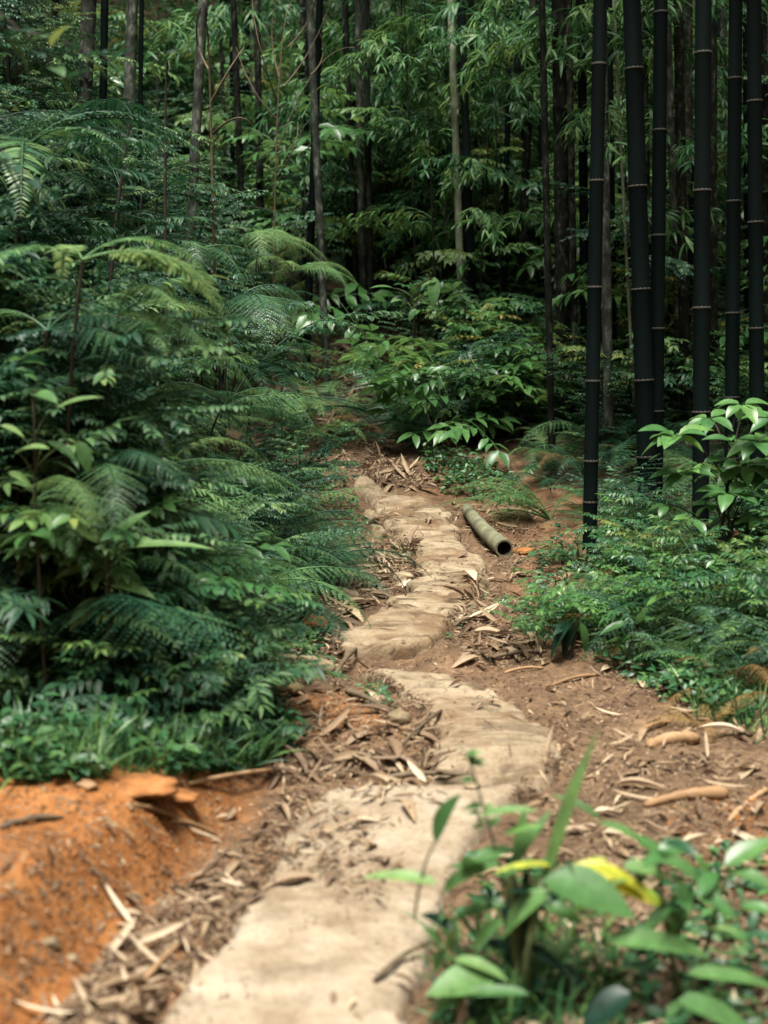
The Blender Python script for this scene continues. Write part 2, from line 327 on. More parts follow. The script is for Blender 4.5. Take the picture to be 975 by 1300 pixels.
def leaf_tpl(rows, cols, L=1., Wd=.3, fold=.25, droop=.4, shape='ovate', curl=0., wave=0.):
    s = np.linspace(0, 1, rows)
    if shape == 'ovate': w = np.sin(math.pi * s ** .8) ** .85
    elif shape == 'lance': w = (s ** .45) * (1 - s) ** .75; w = w / w.max()
    elif shape == 'oblong': w = np.clip(np.sin(math.pi * s ** .7) * 1.35, 0, 1)
    elif shape == 'blade': w = np.minimum(1, (1 - s) * 2.2 + .02) * (.75 + .25 * np.minimum(1, s * 4))
    else: w = np.sin(math.pi * np.clip(s, 0, 1) ** .6)
    w = np.maximum(w, .03)
    a = -droop * s; ds = L / (rows - 1)
    x = np.concatenate([[0], np.cumsum(np.cos(a[1:]) * ds)]); z = np.concatenate([[0], np.cumsum(np.sin(a[1:]) * ds)])
    c = np.linspace(-1, 1, cols)
    Y = w[:, None] * c[None] * Wd / 2 * math.cos(fold); Z = z[:, None] + w[:, None] * np.abs(c)[None] * Wd / 2 * math.sin(fold)
    Z = Z + curl * Wd * (c[None] ** 2) * w[:, None]
    if wave: Z = Z + wave * Wd * np.sin(s * 34)[:, None] * np.abs(c)[None] * w[:, None]
    X = np.repeat(x[:, None], cols, 1)
    return np.stack([X, Y, Z], -1).reshape(-1, 3), gridq(rows, cols)
def frames(D, N, sc=1.):                        # rotation columns: x along D, z near N
    D = np.atleast_2d(np.asarray(D, float)); N = np.broadcast_to(np.asarray(N, float), D.shape)
    D = D / (np.linalg.norm(D, axis=1)[:, None] + 1e-9)
    Y = np.cross(N, D); Y /= np.linalg.norm(Y, axis=1)[:, None] + 1e-9
    Z = np.cross(D, Y)
    return np.stack([D, Y, Z], -1) * np.broadcast_to(np.asarray(sc, float), (len(D),))[:, None, None]
def obj(name, me, parent=None, loc=(0, 0, 0), rot=None, sc=1.0):
    o = bpy.data.objects.new(name, me); COL.objects.link(o)
    o.location = loc
    if rot is not None: o.rotation_euler = rot
    o.scale = (sc, sc, sc) if np.isscalar(sc) else sc
    if parent: o.parent = parent
    return o
def tag(o, label=None, cat=None, group=None, kind=None):
    if label: o['label'] = label
    if cat: o['category'] = cat
    if group: o['group'] = group
    if kind: o['kind'] = kind
    return o
AUTO = []                                       # things whose label is worked out at the end: (object, look, category, group, point)
def thing(name, loc, look, cat, group=None, rot=None, exact=False):
    o = obj(name, None, None, loc, rot); o.empty_display_size = .05
    if exact: tag(o, look, cat, group)
    else: AUTO.append((o, look, cat, group))
    return o

# ------------------------------------------------------------------ ground
def axis(lo, d0, d1, hi, step, grow):
    a = [d0]; st = step
    while a[-1] > lo: st *= grow; a.append(a[-1] - st)
    b = [d1]; st = step
    while b[-1] < hi: st *= grow; b.append(b[-1] + st)
    return np.array(a[::-1] + list(np.arange(d0 + step, d1, step)) + b)
gx = axis(-60, -1.7, 1.9, 60, .022, 1.09); gy = axis(-10, 1.9, 7.6, 110, .022, 1.06)
X, Y = np.meshgrid(gx, gy); Z = Hn(X, Y)
mb = MB(); mb.add(np.stack([X, Y, Z], -1).reshape(-1, 3), gridq(len(gy), len(gx)))
me = mb.mesh('ground', M['ground'])
al = np.maximum(0, xl(Y) - X); ar = np.maximum(0, X - xr(Y)); nn = fbm(X * 3, Y * 3, 21, 4)
org = sst(.10, .25, al + .25 * nn) * (1 - sst(3.35, 3.7, Y + .4 * nn))
org = np.maximum(org, .9 * np.exp(-((X + .25) / .22) ** 2 - ((Y - 4.1) / .18) ** 2))
org = np.maximum(org, .75 * sst(.55, .75, ar + .2 * nn) * (1 - sst(3.3, 3.6, Y + .5 * nn)) * sst(2.7, 2.9, Y + .5 * nn) * (1 - sst(1.1, 1.7, ar + .6 * nn)))
org = np.maximum(org, .16 * sst(.05, .2, ar) * sst(4.6, 5.2, Y) * (1 - sst(7.8, 8.4, Y)))
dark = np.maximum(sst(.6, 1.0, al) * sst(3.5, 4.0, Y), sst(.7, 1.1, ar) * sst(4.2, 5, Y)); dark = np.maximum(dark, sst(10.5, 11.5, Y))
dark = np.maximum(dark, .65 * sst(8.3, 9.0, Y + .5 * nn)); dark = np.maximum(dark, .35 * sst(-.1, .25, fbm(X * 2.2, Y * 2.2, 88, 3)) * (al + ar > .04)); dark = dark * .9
moss = .7 * sst(.05, .2, nn) * sst(.3, .5, ar) * (1 - sst(.8, 1., ar)) * sst(3.9, 4.2, Y) * (1 - sst(5, 5.4, Y))
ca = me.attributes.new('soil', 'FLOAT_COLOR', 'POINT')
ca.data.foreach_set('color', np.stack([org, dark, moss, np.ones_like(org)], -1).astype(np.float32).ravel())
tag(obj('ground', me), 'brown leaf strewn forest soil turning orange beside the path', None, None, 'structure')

# ------------------------------------------------------------------ path
path = obj('path', None); tag(path, 'narrow worn tan path of rough slabs winding uphill', None, None, 'structure')
for k, s in enumerate(SLABS):
    n = 220; cols = 46
    P = np.array([(G0(a, v)[:2], G0(b, v)[:2]) for v, a, b in s])          # rows x (left,right) x (x,y)
    d = np.concatenate([[0], np.cumsum(np.abs(np.diff(P[:, 0, 1])) + 1e-4)]); tt = np.linspace(0, d[-1], n)
    Lp = np.stack([np.interp(tt, d, P[:, 0, i]) for i in (0, 1)], -1); Rp = np.stack([np.interp(tt, d, P[:, 1, i]) for i in (0, 1)], -1)
    ew = (.03, .042, .05, .05)[k]; Lp[:, 0] += ew * fbm(Lp[:, 1] * 11, Lp[:, 1] * 0 + 3, 70 + k, 5); Rp[:, 0] += ew * fbm(Rp[:, 1] * 11, Rp[:, 1] * 0 + 8, 80 + k, 5)
    c = np.linspace(0, 1, cols)
    X = Lp[:, None, 0] * (1 - c) + Rp[:, None, 0] * c; Y = Lp[:, None, 1] * (1 - c) + Rp[:, None, 1] * c
    ends = .02 * fbm(X * 12, X * 0 + k, 90 + k, 3)
    Y = Y + ends * (1 - sst(.02, .10, tt / tt[-1]))[:, None] + ends * sst(.9, .98, tt / tt[-1])[:, None]
    Z = slab_top(k, X, Y)
    wid = np.linalg.norm(Rp - Lp, axis=1)[:, None]
    ed = np.minimum(np.minimum(c[None] * wid, (1 - c)[None] * wid), np.minimum(tt, tt[-1] - tt)[:, None] + .004)
    Z = Z - .016 * (1 - sst(0, .018, ed)) - .009 * (1 - sst(0, .05, ed + .09 * fbm(X * 11, Y * 11, 95 + k, 3)))
    # skirt all round
    G_ = np.stack([X, Y, Z], -1); top = np.pad(G_, ((1, 1), (1, 1), (0, 0)), mode='edge')
    top[0, :, 2] -= .12; top[-1, :, 2] -= .12; top[:, 0, 2] -= .12; top[:, -1, 2] -= .12
    mb = MB(); mb.add(top.reshape(-1, 3), gridq(n + 2, cols + 2), (.25, .85, 1., 1.)[k])
    obj('slab', mb.mesh('slab', M['slab']), path)

# ------------------------------------------------------------------ plant pieces (shared meshes)
def arc(L, a0, a1, n=16, p=1.0):
    s = np.linspace(0, 1, n); a = a0 + (a1 - a0) * s ** p
    x = np.concatenate([[0], np.cumsum(np.cos(a[1:]) * L / (n - 1))]); z = np.concatenate([[0], np.cumsum(np.sin(a[1:]) * L / (n - 1))])
    return np.stack([x, x * 0, z], -1), a
def curve_at(pts, a, s):
    t = np.linspace(0, 1, len(pts)); P = np.stack([np.interp(s, t, pts[:, i]) for i in range(3)], -1); return P, np.interp(s, t, a)
def frond_mesh(name, mat, kind, a0, a1, seed, L=1.0, wide=.30):
    r = np.random.default_rng(seed); mb = MB()
    pts, ang = arc(L, a0, a1, 18, 1.1); pts[:, 1] += .05 * np.sin(np.linspace(0, 2.5, 18)) * r.normal()
    mb.tube(pts, np.linspace(.008, .0015, 18), 5, .3)
    npair = 22 if kind == 'bi' else 34
    s0 = .16
    T, Rr, rr = [], [], []
    if kind == 'bi':
        tplV, tplQ = leaf_tpl(3, 2, 1, .66, 0, .2, 'oblong')
        for i in range(npair):
            s = s0 + (1 - s0) * (i / npair); P, a = curve_at(pts, ang, np.array([s])); P = P[0]; a = a[0]
            q = (s - s0) / (1 - s0); ln = wide * (min(1, q * 3.2 + .45)) * (1 - q) ** .85 + .018
            tdir = np.array([math.cos(a), 0, math.sin(a)]); nrm = np.array([-math.sin(a), 0, math.cos(a)])
            for sd in (-1, 1):
                fwd = .45 + .25 * q + r.normal() * .06; D = np.array([0, sd, 0]) * math.cos(fwd) + tdir * math.sin(fwd) - np.array([0, 0, .18 + .1 * r.random()])
                D /= np.linalg.norm(D); m = max(3, int(ln / .0125)); u = (np.arange(m) + .7) / m
                dr = np.array([0, 0, -1.]) * (u ** 2)[:, None] * ln * .18
                Q = P + D * (u * ln)[:, None] + dr
                pl = .0235 * (ln / wide * .5 + .5) * (1 - u * .75)
                side = np.cross(nrm, D); side /= np.linalg.norm(side)
                b_ = r.random()
                for s2 in (-1, 1):
                    d2 = side * s2 * .8 + D * .6
                    T.append(Q); Rr.append(frames(np.repeat(d2[None], m, 0) + r.normal(0, .08, (m, 3)), nrm + r.normal(0, .1, 3), pl)); rr.append(np.clip(b_ * .7 + r.random(m) * .3, 0, 1))
        mb.many(tplV, tplQ, np.concatenate(Rr), np.concatenate(T), np.concatenate(rr))
    else:
        tplV, tplQ = leaf_tpl(5, 2, 1, .16 if kind == 'pin' else .22, 0, .45, 'lance')
        for i in range(npair):
            s = s0 + (1 - s0) * (i / npair); P, a = curve_at(pts, ang, np.array([s])); a = a[0]
            q = (s - s0) / (1 - s0); ln = wide * min(1, q * 4 + .4) * (1 - q ** 1.6) * .9 + .02
            tdir = np.array([math.cos(a), 0, math.sin(a)]); nrm = np.array([-math.sin(a), 0, math.cos(a)])
            for sd in (-1, 1):
                fwd = .3 + .35 * q + r.normal() * .05; D = np.array([0, sd, 0]) * math.cos(fwd) + tdir * math.sin(fwd) + nrm * (.1 + .1 * r.normal())
                T.append(P); Rr.append(frames(D, nrm + r.normal(0, .12, 3), ln)); rr.append(r.random(1))
        mb.many(tplV, tplQ, np.concatenate(Rr), np.concatenate(T), np.concatenate(rr))
    return mb.mesh(name, mat)
FR = {}
for key, mt in (('g', 'fern'), ('l', 'fern_light'), ('d', 'fern_dry')):
    FR['bi_' + key] = [frond_mesh('frond', M[mt], 'bi', R(a0), R(a1), 10 + i, 1, w) for i, (a0, a1, w) in enumerate([(62, -35, .27), (48, -20, .33), (70, -60, .24), (35, -25, .30)])]
    FR['pin_' + key] = [frond_mesh('frond', M[mt], 'pin', R(a0), R(a1), 30 + i, 1, w) for i, (a0, a1, w) in enumerate([(65, -45, .15), (50, -30, .18), (75, -20, .13)])]

def branch_mesh(name, kind, seed, L=1.0):
    """a leafy branch: twig plus its small leaves, about L long, growing along +x and up"""
    r = np.random.default_rng(seed); mb = MB()
    if kind == 'bamboo':
        pts, ang = arc(L, R(35 + r.normal() * 10), R(-40), 14); mb.tube(pts, np.linspace(.005, .001, 14), 4, .2)
        V, Q = leaf_tpl(6, 3, 1, .135, .25, .8, 'lance'); T, Rr, rr = [], [], []
        for tw in range(13):
            s = .15 + .85 * (tw / 12); P, a = curve_at(pts, ang, np.array([s])); P = P[0]
            az = r.uniform(-1.3, 1.3); d = np.array([math.cos(az), math.sin(az), r.uniform(-.3, .4)]); d /= np.linalg.norm(d); tl = r.uniform(.12, .35) * L
            e = P + d * tl + np.array([0, 0, -.06 * L]); mid = (P + e) / 2 + np.array([0, 0, .03 * L]); mb.tube([P, mid, e], [.0025, .0018, .001], 3, .2)
            for f in range(2):
                O = (e, mid)[f]
                for k in range(r.integers(4, 8)):
                    az2 = az + r.normal() * .75; dd = np.array([math.cos(az2), math.sin(az2), r.normal() * .35 - .25])
                    T.append(O + r.normal(0, .012, 3)); Rr.append(frames(dd, [0, 0, 1] + r.normal(0, .35, 3), r.uniform(.10, .20))[0]); rr.append(r.random())
        mb.many(V, Q, np.array(Rr), np.array(T), rr)
        return mb.mesh(name, M['bamboo_leaf'])
    if kind == 'canopy':
        V, Q = leaf_tpl(3, 2, 1, .2, 0, .6, 'lance'); K = 260
        T = np.stack([r.uniform(0, 1.3, K), r.normal(0, .38, K), r.normal(0, .25, K)], -1) * L; D = r.normal(0, 1, (K, 3)) * [1, 1, .4] + [0, 0, -.3]
        mb.many(V, Q, frames(D, np.array([0, 0, 1.]) + r.normal(0, .3, (K, 3)), r.uniform(.13, .3, K)), T, r.random(K))
        mb.tube([(0, 0, 0), (.6 * L, 0, .1), (1.2 * L, 0, -.05)], [.008, .005, .002], 4)
        return mb.mesh(name, M['canopy_leaf'])
    sub, pairs, ll, wd, mat, shape = {'pinnate': (10, 14, .052, .40, 'shrub', 'ovate'), 'small': (14, 9, .042, .58, 'shrub', 'ovate'), 'weed': (6, 5, .11, .42, 'weed', 'ovate'), 'bright': (5, 3, .19, .42, 'glossy', 'ovate'), 'golden': (6, 6, .09, .45, 'lime', 'ovate'), 'long': (6, 8, .13, .24, 'shrub', 'lance')}[kind]
    pts, ang = arc(L, R(r.uniform(55, 75)), R(r.uniform(-15, 10)), 14); mb.tube(pts, np.linspace(.008, .002, 14), 5, .15)
    V, Q = leaf_tpl(4, 3, 1, wd, .3, .6, shape); T, Rr, rr = [], [], []
    for i in range(sub + 1):
        s = .22 + .78 * i / sub; P, a = curve_at(pts, ang, np.array([s])); P = P[0]; a = a[0]
        if i == sub: az = 0
        else: az = (1 if i % 2 else -1) * r.uniform(.6, 1.3)
        d = np.array([math.cos(az), math.sin(az), r.uniform(-.05, .35)]); d /= np.linalg.norm(d); tl = L * r.uniform(.28, .48) * (1.1 - .5 * s)
        u = np.linspace(0, 1, 6)[:, None]; tw = P + d * tl * u - np.array([0, 0, .16 * tl]) * u ** 2; mb.tube(tw, np.linspace(.0035, .001, 6), 3, .15)
        b_ = r.random()
        for k in range(pairs):
            q = (k + .8) / pairs; c = P + d * tl * q - np.array([0, 0, .16 * tl]) * q * q
            sd = np.cross([0, 0, 1], d)
            for s2 in (-1, 1):
                T.append(c); Rr.append(frames(sd * s2 * .85 + d * .55 + np.array([0, 0, r.normal() * .22 - .1]), [0, 0, 1] + r.normal(0, .22, 3), ll * r.uniform(.7, 1.2))[0]); rr.append(np.clip(b_ * .5 + r.random() * .5, 0, 1))
        T.append(P + d * tl - np.array([0, 0, .16 * tl])); Rr.append(frames(d + [0, 0, -.1], [0, 0, 1] + r.normal(0, .2, 3), ll)[0]); rr.append(b_)
    mb.many(V, Q, np.array(Rr), np.array(T), rr)
    return mb.mesh(name, M[mat])
BR = {k: [branch_mesh('branch', k, 50 + 7 * i + len(k)) for i in range(4)] for k in ('pinnate', 'small', 'weed', 'long', 'bright', 'golden')}
SP = [branch_mesh('leaf_spray', 'bamboo', 90 + i) for i in range(6)]
CP = [branch_mesh('leaf_spray', 'canopy', 120 + i) for i in range(3)]

def fern(p, size, kind='bi_g', n=None, look='green feathery fern', group='ferns on the forest floor', lean=None, tilt=(-.25, .35)):
    t = thing('fern', p, look, 'fern', group); n = n or random.randint(6, 9); a0 = random.random() * 6.28
    for i in range(n):
        az = a0 + i * 6.28 / n + random.uniform(-.3, .3)
        if lean is not None and random.random() < .6: az = lean + random.uniform(-.9, .9)
        o = obj('frond', random.choice(FR[kind]), t, (0, 0, -.01), (random.uniform(-.25, .25), random.uniform(*tilt), az), size * random.uniform(.7, 1.15))
    return t
def shrub(p, size, kind='pinnate', n=None, look='dark green shrub of small leaves', group='shrubs on the forest floor', spread=.12, lean=None):
    t = thing('shrub', p, look, 'shrub', group); n = n or random.randint(6, 9); a0 = random.random() * 6.28
    stem = []
    for i in range(n):
        az = a0 + i * 2.4 + random.uniform(-.3, .3); h = size * random.uniform(0, .55)
        if lean is not None and random.random() < .6: az = lean + random.uniform(-.9, .9)
        o = obj('branch', random.choice(BR[kind]), t, (random.uniform(-1, 1) * spread * size, random.uniform(-1, 1) * spread * size, h), (random.uniform(-.2, .2), random.uniform(-.45, .25), az), size * random.uniform(.6, 1.0))
    o = obj('stem', STEM, t, (0, 0, -.05), None, (size, size, size * .8))
    return t
mb = MB(); mb.tube([(0, 0, 0), (.03, .01, .4), (.0, .03, .8)], [.018, .013, .006], 6)
mb.tube([(0, 0, .1), (-.08, .05, .4), (-.1, .09, .7)], [.012, .009, .004], 5); mb.tube([(0, 0, .1), (.06, -.08, .4), (.12, -.1, .75)], [.012, .009, .004], 5)
STEM = mb.mesh('stem', M['dark_twig'])

# ------------------------------------------------------------------ bamboo culms
NODE = MB()
th = np.linspace(0, 1, 7); NODE.tube([(0, 0, -.006), (0, 0, -.003), (0, 0, 0), (0, 0, .003), (0, 0, .007)], [1.005, 1.09, 1.13, 1.08, 1.004], 14)
NODE = NODE.mesh('node_ring', M['node'])
def culm(p, top, rad, mat, label, length=10., nodes=None, rings=0, sprays=(), exact=False, canopy=1, crown=(.45, .98), group='bamboo culms of the grove', step=.42, name='bamboo_culm', cat='bamboo'):
    """a culm standing at p whose axis passes through the point top"""
    p = np.array(p); d = np.array(top) - p; d = d / np.linalg.norm(d)
    t = thing(name, p, label, cat, group, None, exact)
    t.rotation_mode = 'QUATERNION'; t.rotation_quaternion = Vector(d).to_track_quat('Z', 'Y')
    if nodes is None:
        nodes, z, st = [], .12, step * .4
        while z < length: nodes.append(z); st = min(step, st * 1.18); z += st * random.uniform(.93, 1.07)
    zs, rs = [-.1], [rad * 1.06]
    for z in nodes:
        if z > length - .1: break
        r0 = rad * (1 - .72 * (z / length) ** 1.6)
        zs += [z - .02, z - .006, z + .006, z + .02]; rs += [r0, r0 * 1.06, r0 * 1.05, r0 * .985]
    zs.append(length); rs.append(rad * .25)
    zs, rs = np.array(zs), np.array(rs)
    bx, by = random.uniform(-.5, .5), random.uniform(-.5, .5); u = (np.clip(zs - 3.2, 0, None) / length) ** 2
    mb = MB(); mb.tube(np.stack([bx * u * 2, by * u * 2, zs], -1), rs, 12); stem = obj('stem', mb.mesh('stem', M[mat]), t)
    for z in nodes[:rings]:
        r0 = rad * (1 - .72 * (z / length) ** 1.6)
        obj('node_ring', NODE, stem, (bx * 2 * (max(0, z - 3.2) / length) ** 2, by * 2 * (max(0, z - 3.2) / length) ** 2, z), None, (r0, r0, 1))
    for z, az, sc in sprays:
        obj('leaf_spray', random.choice(SP), t, (0, 0, z), (random.uniform(-.3, .3), random.uniform(-.3, .3), az), sc)
    for i in range(canopy):
        z = length * random.uniform(*crown); uu = (max(0, z - 3.2) / length) ** 2
        obj('leaf_spray', random.choice(CP), t, (bx * 2 * uu, by * 2 * uu, z), (random.uniform(-.4, .4), random.uniform(-.4, .4), random.random() * 6.28), random.uniform(.9, 1.6))
    return t
def culm_px(ut, ub, vb, w, mat, label, vt=0, dist=None, **k):
    """placed by its foot in the picture (ub, vb) and the column ut where it passes row vt"""
    p = G(ub, vb)
    if dist is not None: q = at(ub, vb, dist); p = np.array([q[0], q[1], float(Hn(q[0], q[1]))]); 
    top = at(ut, vt, p[1]); 
    if dist is not None: lo = at(ub, vb, dist); dd = (top - lo) / (top - lo)[2]; p = lo + dd * (p[2] - lo[2])
    rad = w / 2 / F * p[1]
    nd = k.pop('node_px', None)
    if nd:
        d = (top - p); nodes = []
        for v in nd: s = (vb - v) / (vb - vt); nodes.append(s * np.linalg.norm(d))
        nodes = sorted(nodes); z = nodes[-1]
        while z < 9: z += .5; nodes.append(z)
        k['nodes'] = nodes
    return culm(p, top, rad, mat, label, **k)
HG = 'black bamboo culms right of the path'
culm_px(762, 748, 712, 18.5, 'culm', 'slim black bamboo culm standing nearest to the path', rings=9, node_px=[78, 222, 356, 476, 580, 634, 668, 692], exact=True, group=HG)
culm_px(802, 823, 664, 24, 'culm', 'stout black bamboo culm leaning, with its foot beside a straighter culm', rings=8, node_px=[84, 230, 360, 477, 577, 625], exact=True, group=HG)
culm_px(839, 832, 652, 18.5, 'culm', 'upright black bamboo culm crossed at its foot by the stout leaning culm', rings=8, node_px=[15, 160, 292, 411, 518, 612], exact=True, group=HG)
culm_px(893, 889, 712, 22, 'culm', 'stout black bamboo culm behind the glossy young tree with brown sheath at its foot', rings=9, node_px=[64, 234, 382, 516, 634, 680], exact=True, group=HG)
culm_px(934, 928, 640, 18.5, 'culm', 'black bamboo culm rising behind the crown of the glossy young tree', rings=8, node_px=[96, 249, 391, 500, 580], exact=True, group=HG)
culm_px(957, 962, 655, 19.5, 'culm', 'rightmost black bamboo culm at the edge of the photo', rings=8, node_px=[124, 275, 410, 520, 600], exact=True, group=HG)
BGp = 'old lichened bamboo culms among the black ones'
for ut, ub, vb, w, mat, lab in [
    (709, 717, 560, 19, 'culm_brown', 'thick brown lichened trunk left of the slim black culm'),
    (688, 700, 545, 9, 'culm_brown', 'thin dark culm just left of the thick brown lichened trunk'),
    (722, 731, 540, 9, 'culm_brown', 'thin dark culm between the brown lichened trunk and the slim black culm'),
    (738, 744, 540, 12, 'culm', 'dark culm half hidden behind the left side of the slim black culm'),
    (764, 773, 560, 13, 'culm_grey', 'mottled grey culm just right of the slim black culm'),
    (822, 786, 500, 11, 'culm', 'black culm leaning between the slim culm and the stout leaning culm'),
    (864, 847, 540, 9, 'culm', 'thin black culm touching the upright black culm on its right'),
    (872, 873, 580, 15, 'culm_grey', 'grey lichened culm between the upright and the stout black culm'),
    (904, 905, 560, 13, 'culm_brown', 'brown lichened culm between the stout black culm and the young tree crown'),
    (946, 950, 540, 8, 'culm', 'thin black culm between the two last black culms'),
    (818, 826, 560, 8, 'culm_brown', 'thin brown culm between the stout leaning and the upright culm'),
    (779, 803, 480, 4, 'culm_pale', 'thin pale leaning stick culm between the slim and the stout black culm'),
    (970, 974, 560, 9, 'culm_brown', 'thin brown culm cut off by the photo border')]:
    culm_px(ut, ub, vb, w, mat, lab, exact=True, canopy=0, group=BGp, rings=0, dist=random.uniform(8.2, 9.8), sprays=[(random.uniform(2.2, 3.2), random.random() * 6.28, .8) for _ in range(2)])
for i in range(16):
    u, y = U(675, 985), U(8.4, 12.5); q = at(u, 400, y); p = np.array([q[0], y, float(Hn(q[0], y))])
    culm(p, p + np.array([U(-.25, .25), U(-.2, .2), 4]), U(.014, .034), random.choice(['culm', 'culm', 'culm_brown', 'culm_grey']), 'slim culm deep in the grove', canopy=0, group='slim culms deep in the grove', sprays=[(U(1.2, 3), random.random() * 6.28, .8) for _ in range(2)])
for u, y in [(558, 9.8), (604, 9.9), (535, 10.0), (640, 10.2)]:
    q = at(u, 300, y); p = np.array([q[0], y, float(Hn(q[0], y))])
    culm(p, p + np.array([U(-.2, .2), U(-.2, .2), 4]), .007, 'culm_brown', 'thin leafy bamboo', length=3.2, canopy=0, group='young leafy bamboo in the middle', sprays=[(U(1.1, 2.6), random.random() * 6.28, U(.4, .6)) for _ in range(6)])
for i in range(30):
    u, y = (U(285, 540) if i % 3 else U(600, 705)), U(9.9, 13.5); q = at(u, 300, y); p = np.array([q[0], y, float(Hn(q[0], y))])
    culm(p, p + np.array([U(-.2, .2), U(-.2, .2), 4]), U(.018, .036), random.choice(['culm', 'culm_brown', 'culm_brown', 'culm_grey']), 'slim dim culm', canopy=0, group='slim culms behind the slope')
PALE = culm_px(572, 589, 470, 9.5, 'culm_pale', 'pale grey lichened bamboo culm in the middle of the view', exact=True, dist=10.2, rings=0, sprays=[(1.0, 3.4, .6), (1.4, .2, .6), (1.7, 5.2, .7), (1.9, 3.6, .8), (2.2, 2.6, .8), (2.6, .4, .9), (2.4, 5, .8), (2.1, 1.5, .7)], group='culms in the middle')
culm_px(583, 593, 470, 8, 'culm_brown', 'thin dark culm touching the pale grey culm on its right', exact=True, dist=10.5, sprays=[(2.3, 1, .8), (2.7, 4, .8)], group='culms in the middle')
for ut, ub, vb, w, mat, lab in [
    (540, 541, 360, 9, 'culm_grey', 'grey culm just left of the pale grey culm'),
    (508, 512, 350, 8, 'culm_grey', 'slim grey culm behind the hanging bamboo leaves'),
    (438, 447, 330, 9, 'culm_brown', 'dark culm touching a lichened culm above the fern bank'),
    (449, 456, 330, 9, 'culm_grey', 'lichened culm above the fern bank, second left of the pale culm'),
    (404, 405, 300, 9, 'culm_grey', 'dim grey culm right of the bare twiggy sapling'),
    (384, 387, 300, 8, 'culm_brown', 'thin dark culm close behind the bare twiggy sapling'),
    (326, 331, 290, 9, 'culm_brown', 'dark culm left of the bare twiggy sapling'),
    (612, 614, 360, 8, 'culm_grey', 'dim grey culm just right of the pale grey culm'),
    (640, 640, 360, 8, 'culm_brown', 'dark thin culm behind the light green ferns'),
    (664, 668, 360, 9, 'culm_brown', 'dark culm behind the light green ferns, beside the grove'),
    (472, 478, 330, 7, 'culm_brown', 'thin dark culm behind the hanging bamboo leaves'),
    (300, 305, 280, 8, 'culm_brown', 'thin dark culm behind the left fern bank')]:
    culm_px(ut, ub, vb, w, mat, lab, exact=True, canopy=0, dist=random.uniform(11.5, 14), group='thin culms in the middle distance',
            sprays=[(random.uniform(1.4, 2.8), random.random() * 6.28, .95) for _ in range(3)])
for ut, ub, vb, w, mat, lab in [
    (113, 104, 190, 20, 'culm_grey', 'thick grey lichened trunk leftmost above the ferns'),
    (133, 130, 190, 10, 'culm', 'thin black culm right beside the leftmost grey trunk'),
    (168, 160, 250, 15, 'culm_grey', 'second grey lichened trunk on the left bank'),
    (180, 177, 200, 6, 'culm', 'very thin black culm beside the second grey trunk'),
    (258, 247, 200, 13, 'culm_grey', 'mottled slanting culm behind the brown bare stem'),
    (20, 12, 190, 12, 'culm_brown', 'dark culm near the photo border above the ferns')]:
    culm_px(ut, ub, vb, w, mat, lab, exact=True, canopy=0, dist=8.6, group='trunks on the left bank')
# thin leafy bamboo that fills the middle, and dim culms up the slope
for i in range(22):
    u = 395 + 320 * (i + random.random()) / 22; y = random.uniform(11, 13.8); q = at(u, 300, y); x = q[0]
    p = np.array([x, y, float(Hn(x, y))])
    culm(p, p + np.array([random.uniform(-.4, .4), random.uniform(-.4, .4), 4]), random.uniform(.008, .013), 'culm_brown', 'thin leafy bamboo', length=random.uniform(3.6, 4.6), canopy=0,
         sprays=[(random.uniform(.7, 2.7), random.random() * 6.28, random.uniform(.6, .9)) for _ in range(9)], group='young leafy bamboo in the middle')
n = 0
while n < 100:
    y = random.uniform(13, 34); x = random.uniform(-.36, .36) * y
    if y < 15 and abs(x) < .3: continue
    p = np.array([x, y, float(Hn(x, y))]); n += 1
    culm(p, p + np.array([random.uniform(-.5, .5), random.uniform(-.4, .4), 6]), random.uniform(.03, .055), random.choice(['culm_brown', 'culm_brown', 'culm', 'culm_grey']), 'dim far culm', length=random.uniform(9, 12), canopy=1, crown=(.5, 1),
         sprays=[(random.uniform(.6, 3.5), random.random() * 6.28, 1.2) for _ in range(3)], group='dim bamboo culms up the slope')
# culms of the grove that stand beside the picture and roof the wood over
for i in range(26):
    x, y = random.choice([(random.uniform(2.6, 6.5), random.uniform(4.5, 13)), (random.uniform(-7, -2.8), random.uniform(6, 13))])
    p = np.array([x, y, float(Hn(x, y))])
    culm(p, p + np.array([random.uniform(-.6, .6), 0, 6]), .045, 'culm', 'bamboo culm of the grove', length=random.uniform(9, 11), canopy=2, crown=(.5, 1), group='bamboo culms of the grove beyond the view')

# ------------------------------------------------------------------ ferns and shrubs
def spot(x, y): return np.array([x, y, float(Hn(x, y))])
def scatter(n, fy, fx, make, gap=.12, lo=-160, hi=1135):
    got = []; tries = 0
    while len(got) < n and tries < n * 30:
        tries += 1; y = random.uniform(*fy); x = fx(y)
        if any((x - a) ** 2 + (y - b) ** 2 < gap ** 2 for a, b in got): continue
        u, v, w = px((x, y, float(Hn(x, y))))
        if not lo < u < hi: continue
        if 395 < u < 490 and 8.4 < y < 11.3: continue       # the bare dry slope above the bend
        if (705 < u < 795 and 5.3 < y < 6.75) or (862 < u < 915 and 5.6 < y < 6.6): continue   # the feet of the two nearest culms stay in view
        got.append((x, y)); make(spot(x, y))
LK = dict(group='plants of the left bank')
L_ = lambda a, b: (lambda y: float(xl(y)) - U(a, b))
R_ = lambda a, b: (lambda y: float(xr(y)) + U(a, b))
